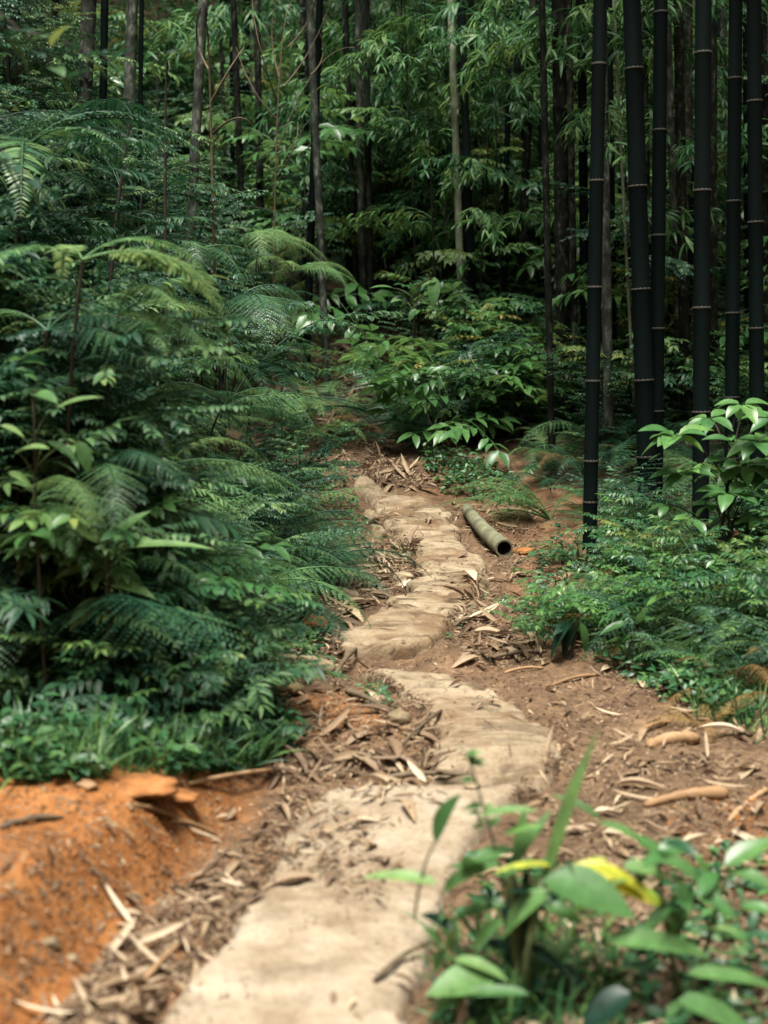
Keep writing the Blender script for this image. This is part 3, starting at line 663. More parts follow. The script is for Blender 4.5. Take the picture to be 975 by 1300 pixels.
# left, near
scatter(14, (3.95, 4.8), L_(1.0, 1.8), lambda p: shrub(p, U(.55, .85), random.choice(['pinnate', 'small', 'long']), look='tall near shrub', lean=-.4))
scatter(20, (3.85, 4.8), L_(.95, 1.8), lambda p: fern(p, U(.5, .8), random.choice(['bi_g', 'bi_g', 'bi_l', 'pin_l']), look='big arching fern', lean=.2))
scatter(34, (3.62, 4.3), L_(.6, 1.55), lambda p: shrub(p, U(.18, .40), random.choice(['weed', 'small', 'long', 'bright', 'long']), look='low leafy weed'))
scatter(14, (4.0, 5.0), L_(.5, .9), lambda p: shrub(p, U(.2, .35), random.choice(['weed', 'small']), look='low leafy weed'))
scatter(16, (3.9, 4.5), L_(.85, 1.6), lambda p: shrub(p, U(.4, .58), random.choice(['weed', 'small', 'bright', 'weed']), look='leafy undershrub'))
# left, middle
scatter(44, (4.9, 7.3), (lambda y: float(xl(y)) - U(.43 if y < 6.3 else .62, 1.8)), lambda p: fern(p, U(.42, .70), random.choice(['bi_g', 'bi_g', 'bi_g', 'pin_g', 'bi_l']), look='dark overhanging fern', lean=-.5), .14)
scatter(24, (4.8, 7.4), L_(.35, 1.8), lambda p: shrub(p, U(.3, .5), random.choice(['pinnate', 'small', 'pinnate']), look='dense dark shrub', lean=-.5), .16)
# left, far
scatter(56, (7.2, 11), (lambda y: float(xl(y)) - (U(.95, 3.6) if y < 9.6 else U(.5, 3.6))), lambda p: fern(p, U(.6, 1.0), random.choice(['bi_g', 'bi_g', 'bi_l', 'pin_g']), look='broad fern', lean=-.6), .18)
scatter(40, (7.2, 11), L_(.85, 3.6), lambda p: shrub(p, U(.6, 1.1), random.choice(['pinnate', 'small']), look='small-leaved bush'), .22)
# right, near
scatter(30, (4.4, 6.8), R_(.75, 1.7), lambda p: fern(p, U(.30, .48), random.choice(['bi_g', 'bi_l', 'pin_l', 'bi_l']), look='low fern'), .13)
scatter(30, (4.9, 6.5), R_(.40, .85), lambda p: shrub(p, U(.15, .24), random.choice(['weed', 'bright', 'small', 'weed']), look='small leafy plant'), .08)
scatter(46, (4.3, 6.8), R_(.62, 1.7), lambda p: shrub(p, U(.22, .36), random.choice(['weed', 'bright', 'long', 'small', 'golden', 'weed', 'small', 'weed']), look='low leafy plant'), .11)
scatter(9, (4.2, 6.6), R_(.7, 1.6), lambda p: fern(p, U(.25, .36), 'bi_d', 5, look='withered golden fern'), .15)
# the same growth going on just beside the picture
scatter(18, (3.2, 6.8), R_(1.2, 3.0), lambda p: shrub(p, U(.25, .5), random.choice(['weed', 'small', 'long', 'weed']), look='leafy plant at the border'), .2, 960, 1600)
scatter(7, (3.2, 6.8), R_(1.2, 3.0), lambda p: fern(p, U(.35, .55), random.choice(['bi_g', 'bi_l']), look='fern at the border'), .2, 960, 1600)
scatter(12, (3.9, 6.5), L_(1.5, 3.2), lambda p: shrub(p, U(.5, .8), random.choice(['pinnate', 'small', 'long']), look='tall bank shrub'), .25, -500, 0)
# right, far
scatter(28, (7.0, 8.3), R_(.62, 2.6), lambda p: fern(p, U(.4, .6), random.choice(['bi_g', 'bi_g', 'bi_l', 'pin_g']), look='fern in the grove'), .17)
scatter(34, (8.3, 10.4), R_(.5, 3.3), lambda p: fern(p, U(.45, .7), random.choice(['bi_g', 'bi_g', 'bi_l', 'pin_g']), look='fern in the grove'), .18)
scatter(34, (7.8, 10.4), R_(.35, 3.4), lambda p: shrub(p, U(.35, .6), random.choice(['pinnate', 'small', 'weed']), look='bushy dark plant'), .18)
# right of and behind the bend: fuller bushes and pale ferns
scatter(20, (8.5, 10.2), R_(.38, 2.2), lambda p: shrub(p, U(.5, .85), random.choice(['weed', 'small', 'bright', 'golden']), look='full bush'), .2)
scatter(16, (9.2, 11.2), R_(.4, 2.6), lambda p: fern(p, U(.6, .9), 'bi_l', look='pale fern', tilt=(-.5, .1)), .25)
scatter(16, (8.8, 11.5), L_(.5, 2.4), lambda p: fern(p, U(.5, .8), 'bi_l', look='pale fern', tilt=(-.4, .15)), .25)
# middle, back
scatter(44, (9.0, 13.5), lambda y: U(-.24, .30) * y, lambda p: fern(p, U(.6, 1.0), random.choice(['bi_g', 'bi_l', 'bi_l', 'pin_l']), look='slope fern'), .25)
scatter(54, (9.8, 14.5), lambda y: U(-.3, .32) * y, lambda p: shrub(p, U(.5, .9), random.choice(['pinnate', 'small', 'weed']), look='slope bush'), .25)

def understory(p, h, n, kinds, look, grp='leafy saplings of the wood', sc=.62):
    t = thing('sapling', p, look, 'sapling', grp)
    lx, ly = U(-.2, .2), U(-.2, .2); mb = MB(); z = np.linspace(0, 1, 8); mb.tube(np.stack([lx * z ** 2, ly * z ** 2, z * h], -1), np.linspace(.016, .004, 8), 6); obj('trunk', mb.mesh('trunk', M['dark_twig']), t)
    for i in range(n):
        f = U(.18, 1); obj('branch', random.choice(BR[random.choice(kinds)]), t, (lx * f * f, ly * f * f, h * f), (U(-.3, .3), U(-.1, .5), random.random() * 6.28), sc * U(.7, 1.2) * (1.15 - .4 * f))
    return t
scatter(22, (7.0, 10.5), L_(1.0, 3.6), lambda p: understory(p, U(1.4, 2.5) if not (85 < px(p)[0] < 280) else U(.8, 1.3), 20, ['small', 'pinnate', 'small'], 'leafy sapling'), .35)
scatter(9, (4.6, 6.4), L_(1.3, 2.2), lambda p: understory(p, U(.9, 1.4), 16, ['small', 'long', 'pinnate'], 'leafy sapling'), .25)
scatter(26, (10.5, 14), lambda y: U(-.25, .34) * y, lambda p: understory(p, U(.9, 2.2), 18, ['small', 'weed', 'bright', 'golden'], 'back sapling', sc=.8), .3)
scatter(10, (8.5, 12), R_(1.2, 4), lambda p: understory(p, U(.8, 2.4), 16, ['weed', 'bright', 'small'], 'grove sapling', sc=.7), .3)

# far undergrowth: one mass nobody could count
mb = MB(); K = 60000
y = 13.5 + 20 * rng.random(K) ** 1.4; x = rng.uniform(-.34, .34, K) * y; cl = vnoise(x * 1.1, y * 1.1, 61) + .5
z = Hn(x, y) + rng.random(K) * (.2 + 1.5 * cl)
V, Q = leaf_tpl(3, 2, 1, .34, 0, .5, 'ovate')
mb.many(V, Q, frames(rng.normal(0, 1, (K, 3)) * [1, 1, .4], np.array([0, 0, 1.]) + rng.normal(0, .35, (K, 3)), rng.uniform(.08, .2, K)), np.stack([x, y, z], -1), rng.random(K))
tag(obj('distant_undergrowth', mb.mesh('distant_undergrowth', M['bamboo_leaf'])), 'dim leafy undergrowth covering the slope beneath the far bamboo', 'undergrowth', None, 'stuff')

# ground cover of tiny weeds and grass
def zone(poly, n):
    """n points of the ground inside a photo polygon"""
    poly = np.array(poly, float); out = []
    lo, hi = poly.min(0), poly.max(0)
    while len(out) < n:
        u, v = U(lo[0], hi[0]), U(lo[1], hi[1]); c = False; j = len(poly) - 1
        for i in range(len(poly)):
            if (poly[i][1] > v) != (poly[j][1] > v) and u < (poly[j][0] - poly[i][0]) * (v - poly[i][1]) / (poly[j][1] - poly[i][1] + 1e-9) + poly[i][0]: c = not c
            j = i
        if c: out.append((u, v))
    return out
def nrm(P, e=.02):
    dx = (lut(P[:, 0] + e, P[:, 1]) - lut(P[:, 0] - e, P[:, 1])) / (2 * e); dy = (lut(P[:, 0], P[:, 1] + e) - lut(P[:, 0], P[:, 1] - e)) / (2 * e)
    N = np.stack([-dx, -dy, np.ones(len(P))], -1); return N / np.linalg.norm(N, axis=1)[:, None]
mb = MB(); V, Q = leaf_tpl(4, 3, 1, .5, .25, .5, 'ovate')
for poly, n, lo, hi, hgt in [
    ([(0, 860), (330, 850), (380, 960), (300, 985), (0, 1000)], 2600, .02, .065, .16),
    ([(260, 780), (400, 770), (430, 830), (380, 870), (280, 860)], 1700, .018, .04, .10),
    ([(440, 850), (480, 860), (500, 900), (470, 900)], 160, .015, .03, .05),
    ([(690, 690), (975, 700), (975, 930), (860, 900), (720, 820), (670, 780)], 4200, .02, .05, .16),
    ([(600, 1090), (975, 1090), (975, 1340), (560, 1340)], 1000, .02, .05, .06),
    ([(548, 808), (606, 752), (622, 752), (572, 815)], 260, .010, .024, .03), ([(480, 655), (500, 690), (525, 705), (515, 715), (470, 680)], 120, .010, .022, .03),
    ([(300, 600), (440, 600), (470, 700), (400, 760), (300, 740)], 2200, .02, .045, .15),
    ([(520, 560), (640, 600), (690, 650), (560, 630)], 1500, .02, .045, .15)]:
    P = G_many(zone(poly, n)); keep = ~((P[:, 0] > xl(P[:, 1]) - .02) & (P[:, 0] < xr(P[:, 1]) + .02)); P = P[keep]; k = len(P)
    cl = np.clip(vnoise(P[:, 0] * 6, P[:, 1] * 6, 77) + .5, 0, 1); P = P[cl > .28]; cl = cl[cl > .28]; k = len(P)
    P[:, 2] += rng.random(k) * hgt * cl
    mb.many(V, Q, frames(rng.normal(0, 1, (k, 3)) * [1, 1, .35] + [0, 0, .15], np.array([0, -.2, 1.]) + rng.normal(0, .4, (k, 3)), rng.uniform(lo, hi, k)), P, rng.random(k))
tag(obj('ground_cover', mb.mesh('ground_cover', M['weed'])), 'tiny green weeds carpeting the ground beside the path', 'weeds', None, 'stuff')
mb = MB(); V, Q = leaf_tpl(5, 2, 1, .045, 0, 1.1, 'blade')
for poly, n in [([(0, 900), (230, 880), (330, 960), (250, 985), (0, 1000)], 1900), ([(230, 900), (340, 900), (330, 985), (240, 985)], 1200), ([(560, 1200), (760, 1180), (800, 1330), (560, 1330)], 500), ([(860, 830), (975, 830), (975, 940), (880, 920)], 500)]:
    P = G_many(zone(poly, n)); k = len(P); D = rng.normal(0, .55, (k, 3)); D[:, 2] = 1
    mb.many(V, Q, frames(D, rng.normal(0, 1, (k, 3)), rng.uniform(.05, .16, k)), P, rng.random(k))
tag(obj('grass', mb.mesh('grass', M['weed'])), 'short fresh green grass at the foot of the left bank', 'grass', None, 'stuff')

# ------------------------------------------------------------------ dry leaves
LT = []
for i, (Wd, dr, cu, fo, shp) in enumerate([(.13, .5, .25, .15, 'lance'), (.16, -.5, .3, .2, 'lance'), (.07, .7, .1, .3, 'oblong'), (.24, .4, .4, .15, 'ovate'), (.10, -.3, -.3, .2, 'oblong'), (.28, .7, .25, .3, 'ovate')]):
    LT.append(leaf_tpl(7, 4, 1, Wd, fo, dr, shp, cu))
ZON = [
    ([(350, 985), (545, 985), (560, 1010), (470, 1075), (500, 1110), (470, 1150), (380, 1140), (345, 1090)], 190, .04, .12),
    ([(60, 1300), (160, 1180), (330, 1060), (365, 1080), (290, 1190), (190, 1290), (120, 1330)], 430, .04, .11),
    ([(0, 1000), (350, 985), (350, 1060), (150, 1180), (0, 1300)], 90, .03, .075),
    ([(280, 850), (480, 850), (550, 900), (545, 985), (300, 990), (380, 920)], 300, .04, .13),
    ([(400, 745), (500, 745), (440, 790), (425, 850), (390, 830)], 260, .05, .13),
    ([(560, 790), (615, 720), (690, 800), (690, 850), (600, 845)], 260, .05, .14),
    ([(575, 640), (680, 640), (700, 760), (640, 740)], 220, .05, .14),
    ([(690, 860), (860, 850), (975, 930), (975, 1090), (720, 1090), (640, 1010), (705, 960)], 360, .035, .12),
    ([(420, 560), (470, 560), (560, 620), (500, 620), (440, 600)], 420, .05, .14),
    ([(395, 440), (480, 440), (520, 560), (420, 570)], 500, .06, .16),
    ([(430, 420), (480, 420), (470, 560), (410, 560)], 900, .07, .2),
    ([(440, 700), (530, 690), (520, 740), (450, 750)], 260, .05, .13),
    ([(620, 1090), (975, 1080), (975, 1340), (540, 1340)], 700, .04, .11),
    ([(455, 845), (560, 800), (700, 860), (700, 980), (550, 980)], 90, .02, .06),
    ([(430, 790), (600, 740), (600, 650), (480, 640)], 170, .03, .08),
    ([(200, 1300), (360, 1080), (600, 1080), (530, 1300)], 30, .03, .07),
    ([(690, 680), (860, 700), (975, 760), (975, 930), (860, 900), (700, 830)], 420, .05, .13)]
allP, allS = [], []
for poly, n, lo, hi in ZON:
    P = G_many(zone(poly, int(n * 1.5))); allP.append(P); allS.append(rng.uniform(lo, hi, len(P)) * rng.choice([.3, .4, .5, .7, 1.0, 1.35], len(P), p=[.24, .24, .2, .16, .11, .05]))
P = np.concatenate(allP); S = np.concatenate(allS)
_m = (vnoise(P[:, 0] * 5, P[:, 1] * 5, 12) + .6 * vnoise(P[:, 0] * 13, P[:, 1] * 13, 14) > -.12) | (S > .075); P = P[_m]; S = S[_m]; N = nrm(P); K = len(P)
D = rng.normal(0, 1, (K, 3)); D -= N * (D * N).sum(1)[:, None] * .9; Nr = N + rng.normal(0, .27, (K, 3)); P = P + N * (.006 + .012 * rng.random(K))[:, None]
RR = frames(D, Nr, S); kind = rng.integers(0, len(LT), K); tint = np.clip(rng.normal(.45, .3, K), 0, 1)
big = np.argsort(-(S / P[:, 1]))[:300]; isbig = np.zeros(K, bool); isbig[big] = True
mb = MB()
for k in range(len(LT)):
    m = (kind == k) & ~isbig; mb.many(LT[k][0], LT[k][1], RR[m], P[m], tint[m])
V, Q = leaf_tpl(3, 2, 1, .4, 0, .5, 'ovate')
for poly, n, lo, hi in ZON:
    C = G_many(zone(poly, n * 10 + 600)); on = np.zeros(len(C), bool)
    for ya, yb in SLAB_Y: on |= (C[:, 1] > ya) & (C[:, 1] < yb) & (C[:, 0] > xl(C[:, 1]) + .02) & (C[:, 0] < xr(C[:, 1]) - .02)
    C = C[~on | (rng.random(len(C)) < .22 * (vnoise(C[:, 0] * 7, C[:, 1] * 7, 5) > .05))]; k = len(C); Nc = nrm(C); C = C + Nc * .004
    Dc = rng.normal(0, 1, (k, 3)); Dc -= Nc * (Dc * Nc).sum(1)[:, None] * .85
    mb.many(V, Q, frames(Dc, Nc + rng.normal(0, .3, (k, 3)), rng.uniform(.006, .022, k)), C, np.clip(rng.normal(.3, .28, k), 0, 1))
tag(obj('leaf_litter', mb.mesh('leaf_litter', M['litter'])), 'scattered small dry bamboo leaves and husks along the path', 'leaf litter', None, 'stuff')
LM = {}
for k in range(len(LT)):
    for ti in range(3):
        mb = MB(); mb.add(LT[k][0], LT[k][1], (.35, .65, .95)[ti]); LM[k, ti] = mb.mesh('dry_leaf', M['litter'])
SHP = ['narrow curled', 'narrow arched', 'thin', 'broad cupped', 'strip like', 'broad bent']
for i in big:
    k = int(kind[i]); ti = int(min(2, tint[i] * 3)); o = obj('dry_leaf', LM[k, ti])
    Mx = Matrix(RR[i].tolist()).to_4x4(); Mx.translation = Vector(P[i]); o.matrix_world = Mx
    AUTO.append((o, '%s %s dry leaf' % (('brown', 'tan', 'pale')[ti], SHP[k].split()[0]), 'dry leaf', 'larger dry leaves lying on the ground'))

# ------------------------------------------------------------------ logs, stones, sticks
def along(a, b, n=8): a, b = np.array(a), np.array(b); return a + (b - a) * np.linspace(0, 1, n)[:, None]
# fallen bamboo: an open culm with nodes, its hollow end towards the camera
A, B = G(593, 655), G(640, 708); r_ = 11.6 / F * B[1]
a_, b_ = A + [0, 0, r_ * .9], B + [0, 0, r_ * .95]
log = thing('fallen_bamboo', b_, 'fallen grey green bamboo log with a dark hollow end beside the path', 'bamboo log', exact=True)
pts = along(b_, a_, 25) - b_; s = np.linspace(0, 1, 25); pts[:, 0] += -.015 * np.sin(math.pi * s) ; rad = r_ * (1 - .28 * s)
mb = MB(); mb.tube(pts, rad, 18); mb.tube(np.stack([pts[0], pts[0] - .0 * pts[1]]) + np.array([[0, 0, 0], (pts[1] - pts[0]) * .01]), [rad[0], rad[0] * .8], 18)
lstem = obj('stem', mb.mesh('stem', M['log']), log)
dirv = (pts[3] - pts[0]) / np.linalg.norm(pts[3] - pts[0])
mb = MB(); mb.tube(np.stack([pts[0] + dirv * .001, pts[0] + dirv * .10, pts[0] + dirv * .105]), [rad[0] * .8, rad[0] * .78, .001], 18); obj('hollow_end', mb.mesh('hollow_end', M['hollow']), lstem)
for f in (.16, .34, .53, .72, .9):
    i = f * 24; c = np.array([np.interp(i, np.arange(25), pts[:, k]) for k in range(3)]); mb = MB(); rr = r_ * (1 - .28 * f)
    mb.tube(np.stack([c - dirv * .012, c - dirv * .004, c + dirv * .004, c + dirv * .012]), [rr * 1.0, rr * 1.07, rr * 1.07, rr * 1.0], 18); obj('node_ring', mb.mesh('node_ring', M['log']), lstem)
def stick(name, u1, v1, u2, v2, w1, w2, mat, label, lift=.6, bend=.01, cat='stick'):
    a, b = G(u1, v1), G(u2, v2); ra, rb = w1 / 2 / F * a[1], w2 / 2 / F * b[1]
    p = along(a + [0, 0, ra * lift], b + [0, 0, rb * lift], 14); n = len(p); rr = np.linspace(ra, rb, n) * (1 + .12 * rng.normal(0, 1, n)); rr[0] *= .75; rr[-1] *= .75
    p[:, 2] += bend * np.sin(np.linspace(0, math.pi, n)); c = p[0].copy(); p = p - c
    mb = MB(); mb.tube(np.concatenate([[p[0] - (p[1] - p[0]) * .02], p, [p[-1] + (p[-1] - p[-2]) * .02]]), np.concatenate([[.0008], rr, [.0008]]), 10)
    return tag(obj(name, mb.mesh(name, M[mat]), None, c), label, cat)
stick('bamboo_sheath', 822, 953, 884, 945, 15, 19, 'sheath', 'rolled tan bamboo sheath log lying right of the path, upper of two', cat='bamboo sheath')
stick('bamboo_sheath', 818, 1027, 922, 1014, 11, 20, 'sheath', 'long brown rolled bamboo sheath log, lower of two', cat='bamboo sheath')
stick('log', 300, 878, 384, 880, 14, 15, 'sheath', 'short brown log lying across the left verge', cat='log')
stick('log', 268, 872, 300, 905, 17, 15, 'sheath', 'stubby brown log end pointing down beside the short log', cat='log')
stick('log', 358, 845, 424, 858, 18, 20, 'rock', 'mossy brown rotten log below the path step', cat='log')
stick('log', 425, 712, 466, 710, 15, 17, 'rock', 'short mossy log end sticking out of the left ferns', cat='log')
for u1, v1, u2, v2, w1, w2, mt, lb in [
    (620, 838, 694, 829, 6, 5, 'twig', 'straight brown stick right of the path below the dark leaf'), (480, 905, 430, 870, 5, 3, 'twig', 'thin stick leaning on the grey stone'),
    (440, 880, 500, 910, 9, 6, 'twig', 'thick bent twig left of the grey stone'), (425, 860, 452, 838, 8, 6, 'twig', 'short stick propped against the path edge'),
    (810, 934, 850, 918, 7, 5, 'sheath', 'pale stick above the two rolled sheaths'), (640, 856, 690, 850, 4, 4, 'sheath', 'pale thin stick beside the second slab'),
    (925, 1045, 975, 1005, 8, 6, 'sheath', 'pale split stick on the orange soil right of the sheath'), (480, 992, 600, 990, 8, 6, 'twig', 'dark stick lying across the joint of two slabs'),
    (160, 1025, 230, 1045, 8, 5, 'sheath', 'pale splintered stick on the orange mound, upper one'), (215, 1048, 275, 1065, 7, 5, 'sheath', 'pale stick on the orange mound, lower one'),
    (0, 1055, 80, 1040, 10, 6, 'twig', 'dark stick at the left edge of the orange mound'), (150, 1290, 240, 1190, 9, 5, 'sheath', 'long pale husk in the trough beside the mound'),
    (240, 1000, 400, 978, 8, 5, 'sheath', 'pale stick along the upper rim of the orange mound'), (700, 872, 760, 858, 5, 4, 'sheath', 'short tan stick on the right verge'),
    (560, 905, 500, 960, 5, 4, 'twig', 'thin twig in the hollow left of the second slab'), (475, 1250, 545, 1200, 8, 6, 'twig', 'dark twig at the edge of the nearest slab'),
    (395, 800, 470, 770, 4, 3, 'twig', 'thin twig above the tan stone'), (600, 800, 680, 760, 4, 3, 'twig', 'thin twig in the reddish dip right of the path')]:
    stick('stick', u1, v1, u2, v2, w1, w2, mt, lb)
def stone(u, v, w, h, mat, label, name='stone', seed=0, flat=1.0, cut=.72, deep=.35):
    p = G(u, v); sx = w / 2 / F * p[1]; sz = h / 2 / F * p[1]
    a = np.linspace(0, 2 * math.pi, 33)[:-1]; b = np.linspace(.02, math.pi - .02, 18); A_, B_ = np.meshgrid(a, b)
    X, Y, Z = np.cos(A_) * np.sin(B_), np.sin(A_) * np.sin(B_), np.cos(B_)
    q = 1 + .35 * fbm(X * 1.6 + seed, Y * 1.6 + Z * 1.3, seed, 3) + .12 * vnoise(X * 5 + seed, Z * 5 + Y * 4, seed + 4)
    # a few flat faces
    for k in range(5):
        n_ = np.random.default_rng(seed * 9 + k).normal(0, 1, 3); n_ /= np.linalg.norm(n_); dd = (X * n_[0] + Y * n_[1] + Z * n_[2]) * q; q = np.where(dd > cut, q * cut / dd, q)
    q = q + .10 * fbm(X * 7 + seed, Y * 7 + Z * 6, seed + 9, 3)
    Vv = np.stack([X * q * sx, Y * q * sx * .8, Z * q * sz * flat], -1)
    r, c = Vv.shape[:2]; i = np.arange(r - 1)[:, None] * c; j = np.arange(c)[None]; k = (j + 1) % c
    Qq = np.stack([i + j, i + c + j, i + c + k, i + k], -1).reshape(-1, 4)
    mb = MB(); mb.add(Vv.reshape(-1, 3), Qq)
    o = obj(name, mb.mesh(name, M[mat]), None, p + [0, 0, sz * deep]); return tag(o, label, name.replace('_', ' '))
stone(505, 916, 34, 26, 'rock', 'grey stone lying in leaves left of the second slab', seed=3)
stone(397, 800, 40, 28, 'clay', 'orange tan stone left of the path step', seed=5)
stone(440, 760, 34, 20, 'rock', 'flat tan stone above the pile of dry sticks', seed=8)
stone(470, 664, 24, 26, 'rock', 'tan stone among the ferns beside the upper slab, upper of two', seed=9)
stone(481, 682, 22, 26, 'rock', 'tan stone among the ferns beside the upper slab, lower of two', seed=12)
stone(513, 736, 26, 16, 'rock', 'dark mossy stone in the notch of the third slab', seed=14)
stone(110, 1000, 28, 14, 'sheath', 'small pale stone left of the orange clay clod', seed=15)
stone(65, 1205, 28, 18, 'rock', 'dark pebble stuck in the orange mound', 'pebble', seed=17)
stone(92, 1222, 18, 12, 'rock', 'small grey pebble at the cut edge of the mound', 'pebble', seed=18)
stone(168, 1002, 116, 24, 'clay', 'long orange clay clod on the rim of the mound', 'clay_clod', seed=22, cut=1.3, deep=.15)
stone(226, 1016, 56, 14, 'clay', 'smaller orange clod at the right end of the long clod', 'clay_clod', seed=32, cut=1.2, deep=.1)
stone(665, 702, 30, 10, 'clay', 'reddish clay lump beside the end of the bamboo log', 'clay_clod', seed=25)
stone(600, 1000, 22, 10, 'rock', 'small flat stone at the joint of two slabs', seed=27)

mb = MB(); a_ = np.linspace(0, 2 * math.pi, 6)[:-1]; b_ = np.array([.05, .9, 1.9, 3.1]); A_, B_ = np.meshgrid(a_, b_)
V = np.stack([np.cos(A_) * np.sin(B_), np.sin(A_) * np.sin(B_), np.cos(B_)], -1).reshape(-1, 3); i_ = np.arange(3)[:, None] * 5; j_ = np.arange(5)[None]; k_ = (j_ + 1) % 5
Q = np.stack([i_ + j_, i_ + 5 + j_, i_ + 5 + k_, i_ + k_], -1).reshape(-1, 4)
P = np.concatenate([G_many(zone(z_, n_)) for z_, n_ in [([(0, 1000), (330, 990), (345, 1070), (230, 1150), (70, 1290), (0, 1320)], 3000), ([(70, 1290), (230, 1150), (340, 1070), (350, 1100), (180, 1300)], 900), ([(330, 900), (520, 900), (530, 970), (350, 980)], 500), ([(830, 1010), (975, 1000), (975, 1080), (860, 1080)], 500)]])
k = len(P); mb.many(V, Q, frames(rng.normal(0, 1, (k, 3)), rng.normal(0, 1, (k, 3)), (.4 + 1.2 * np.clip(.5 + vnoise(P[:, 0] * 8, P[:, 1] * 8, 3), 0, 1)) * np.abs(rng.normal(.0008, .0016, k)) + .0008), P, rng.random(k))
tag(obj('soil_crumbs', mb.mesh('soil_crumbs', M['clay'])), 'small crumbs of orange clay strewn over the mound', 'soil crumbs', None, 'stuff')

# ------------------------------------------------------------------ plants built leaf by leaf
def one_leaf(parent, base, tip, width, mat='broad', shape='ovate', droop=.6, nrm_=(0, -.35, 1), tint=None, fold=.3, wave=.0, rows=10, cols=5, name='leaf'):
    base, tip = np.array(base, float), np.array(tip, float); L = np.linalg.norm(tip - base)
    V, Q = leaf_tpl(rows, cols, 1, width / L, fold, droop, shape, 0, wave)
    e = V.reshape(rows, cols, 3)[-1].mean(0); e /= np.linalg.norm(e)          # send the leaf's tip towards tip
    d = (tip - base) / L; Rm = frames(d, nrm_)[0]; a = math.atan2(e[2], e[0])
    Ry = np.array([[math.cos(-a), 0, -math.sin(-a)], [0, 1, 0], [math.sin(-a), 0, math.cos(-a)]])
    V = V @ Ry.T * L * 1.04
    mb = MB(); mb.add(V @ Rm.T, Q, random.random() if tint is None else tint)
    loc = base - np.array(parent.location) if parent else base
    return obj(name, mb.mesh('leaf', M[mat]), parent, loc)
def stalk(parent, pts, r0, r1, mat='stem', name='stem'):
    pts = np.array(pts, float); s = np.linspace(0, 1, len(pts)); t = np.linspace(0, 1, 10)
    k = min(len(pts) - 1, 2); P = np.stack([np.polyval(np.polyfit(s, pts[:, i], k), t) for i in range(3)], -1)
    mb = MB(); mb.tube(P - np.array(parent.location), np.linspace(r0, r1, 10), 6); return obj(name, mb.mesh(name, M[mat]), parent)

# the plants in front of the camera
fp = G(665, 1290)
t = thing('foreground_plant', fp, 'blurred broad leaved green plant with a yellow leaf in front of the slab', 'plant', exact=True); y = fp[1]
stalk(t, [fp, at(655, 1200, y), at(648, 1100, y)], .013, .009); stalk(t, [fp, at(672, 1200, y - .05), at(690, 1110, y)], .011, .006)
stalk(t, [fp + [.02, 0, 0], at(632, 1090, y + .05), at(592, 955, y + .1)], .005, .0015)
FL = [  # base u,v  tip u,v  width px  depth shift, material, shape, droop
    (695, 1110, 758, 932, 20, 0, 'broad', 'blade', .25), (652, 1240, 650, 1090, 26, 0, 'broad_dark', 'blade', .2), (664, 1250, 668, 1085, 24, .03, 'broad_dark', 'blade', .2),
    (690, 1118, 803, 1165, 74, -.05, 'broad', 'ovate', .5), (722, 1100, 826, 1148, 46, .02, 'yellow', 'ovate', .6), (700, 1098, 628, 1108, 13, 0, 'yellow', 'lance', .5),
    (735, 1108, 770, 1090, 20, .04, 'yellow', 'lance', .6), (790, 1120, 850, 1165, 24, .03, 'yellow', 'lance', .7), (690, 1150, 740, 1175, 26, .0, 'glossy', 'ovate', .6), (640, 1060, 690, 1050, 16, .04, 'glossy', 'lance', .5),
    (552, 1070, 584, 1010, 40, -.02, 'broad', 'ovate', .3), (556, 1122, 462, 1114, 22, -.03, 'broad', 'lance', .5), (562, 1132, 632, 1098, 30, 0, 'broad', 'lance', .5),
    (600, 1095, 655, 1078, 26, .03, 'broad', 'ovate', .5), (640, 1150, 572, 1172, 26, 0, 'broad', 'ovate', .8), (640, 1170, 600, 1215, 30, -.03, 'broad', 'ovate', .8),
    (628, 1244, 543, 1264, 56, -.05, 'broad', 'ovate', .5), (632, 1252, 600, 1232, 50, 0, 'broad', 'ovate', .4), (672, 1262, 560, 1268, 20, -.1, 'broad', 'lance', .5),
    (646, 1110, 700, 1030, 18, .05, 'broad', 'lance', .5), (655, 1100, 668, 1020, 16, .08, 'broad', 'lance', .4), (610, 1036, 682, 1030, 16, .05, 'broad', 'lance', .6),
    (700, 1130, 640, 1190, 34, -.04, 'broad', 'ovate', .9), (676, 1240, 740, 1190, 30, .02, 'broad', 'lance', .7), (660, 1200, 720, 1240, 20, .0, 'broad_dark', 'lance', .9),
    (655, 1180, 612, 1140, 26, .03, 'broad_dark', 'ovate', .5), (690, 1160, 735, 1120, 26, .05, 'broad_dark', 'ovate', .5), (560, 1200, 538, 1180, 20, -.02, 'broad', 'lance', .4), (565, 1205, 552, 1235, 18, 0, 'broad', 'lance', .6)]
for bu, bv, tu, tv, w, dy, mt, shp, dr in FL:
    one_leaf(t, at(bu, bv, y + dy), at(tu, tv, y + dy + U(-.04, .04)), w / F * y, mt, shp, dr)
for k in range(18):
    bu, bv = U(570, 720), U(1100, 1290); one_leaf(t, at(bu, bv, y + U(-.05, .1)), at(bu + U(-70, 70), bv + U(-50, 45), y + U(-.1, .12)), U(12, 30) / F * y, random.choice(['broad', 'broad', 'broad_dark', 'glossy']), random.choice(['ovate', 'lance']), U(.5, 1.2))
stalk(t, [at(552, 1070, y - .02), at(536, 1110, y - .02), at(526, 1168, y - .02)], .002, .003)
for k in range(26):                             # the thin sprig of tiny leaves
    s = random.random(); b = at(632 - 42 * s + U(-4, 4), 1090 - 135 * s, y + .07); u, v, _ = px(b)
    one_leaf(t, b, at(u + random.choice([-1, 1]) * U(8, 26), v + U(-16, 8), y + .07 + U(-.03, .03)), 12 / F * y, 'broad', 'ovate', .4, rows=6, cols=3)
fq = G(870, 1290)
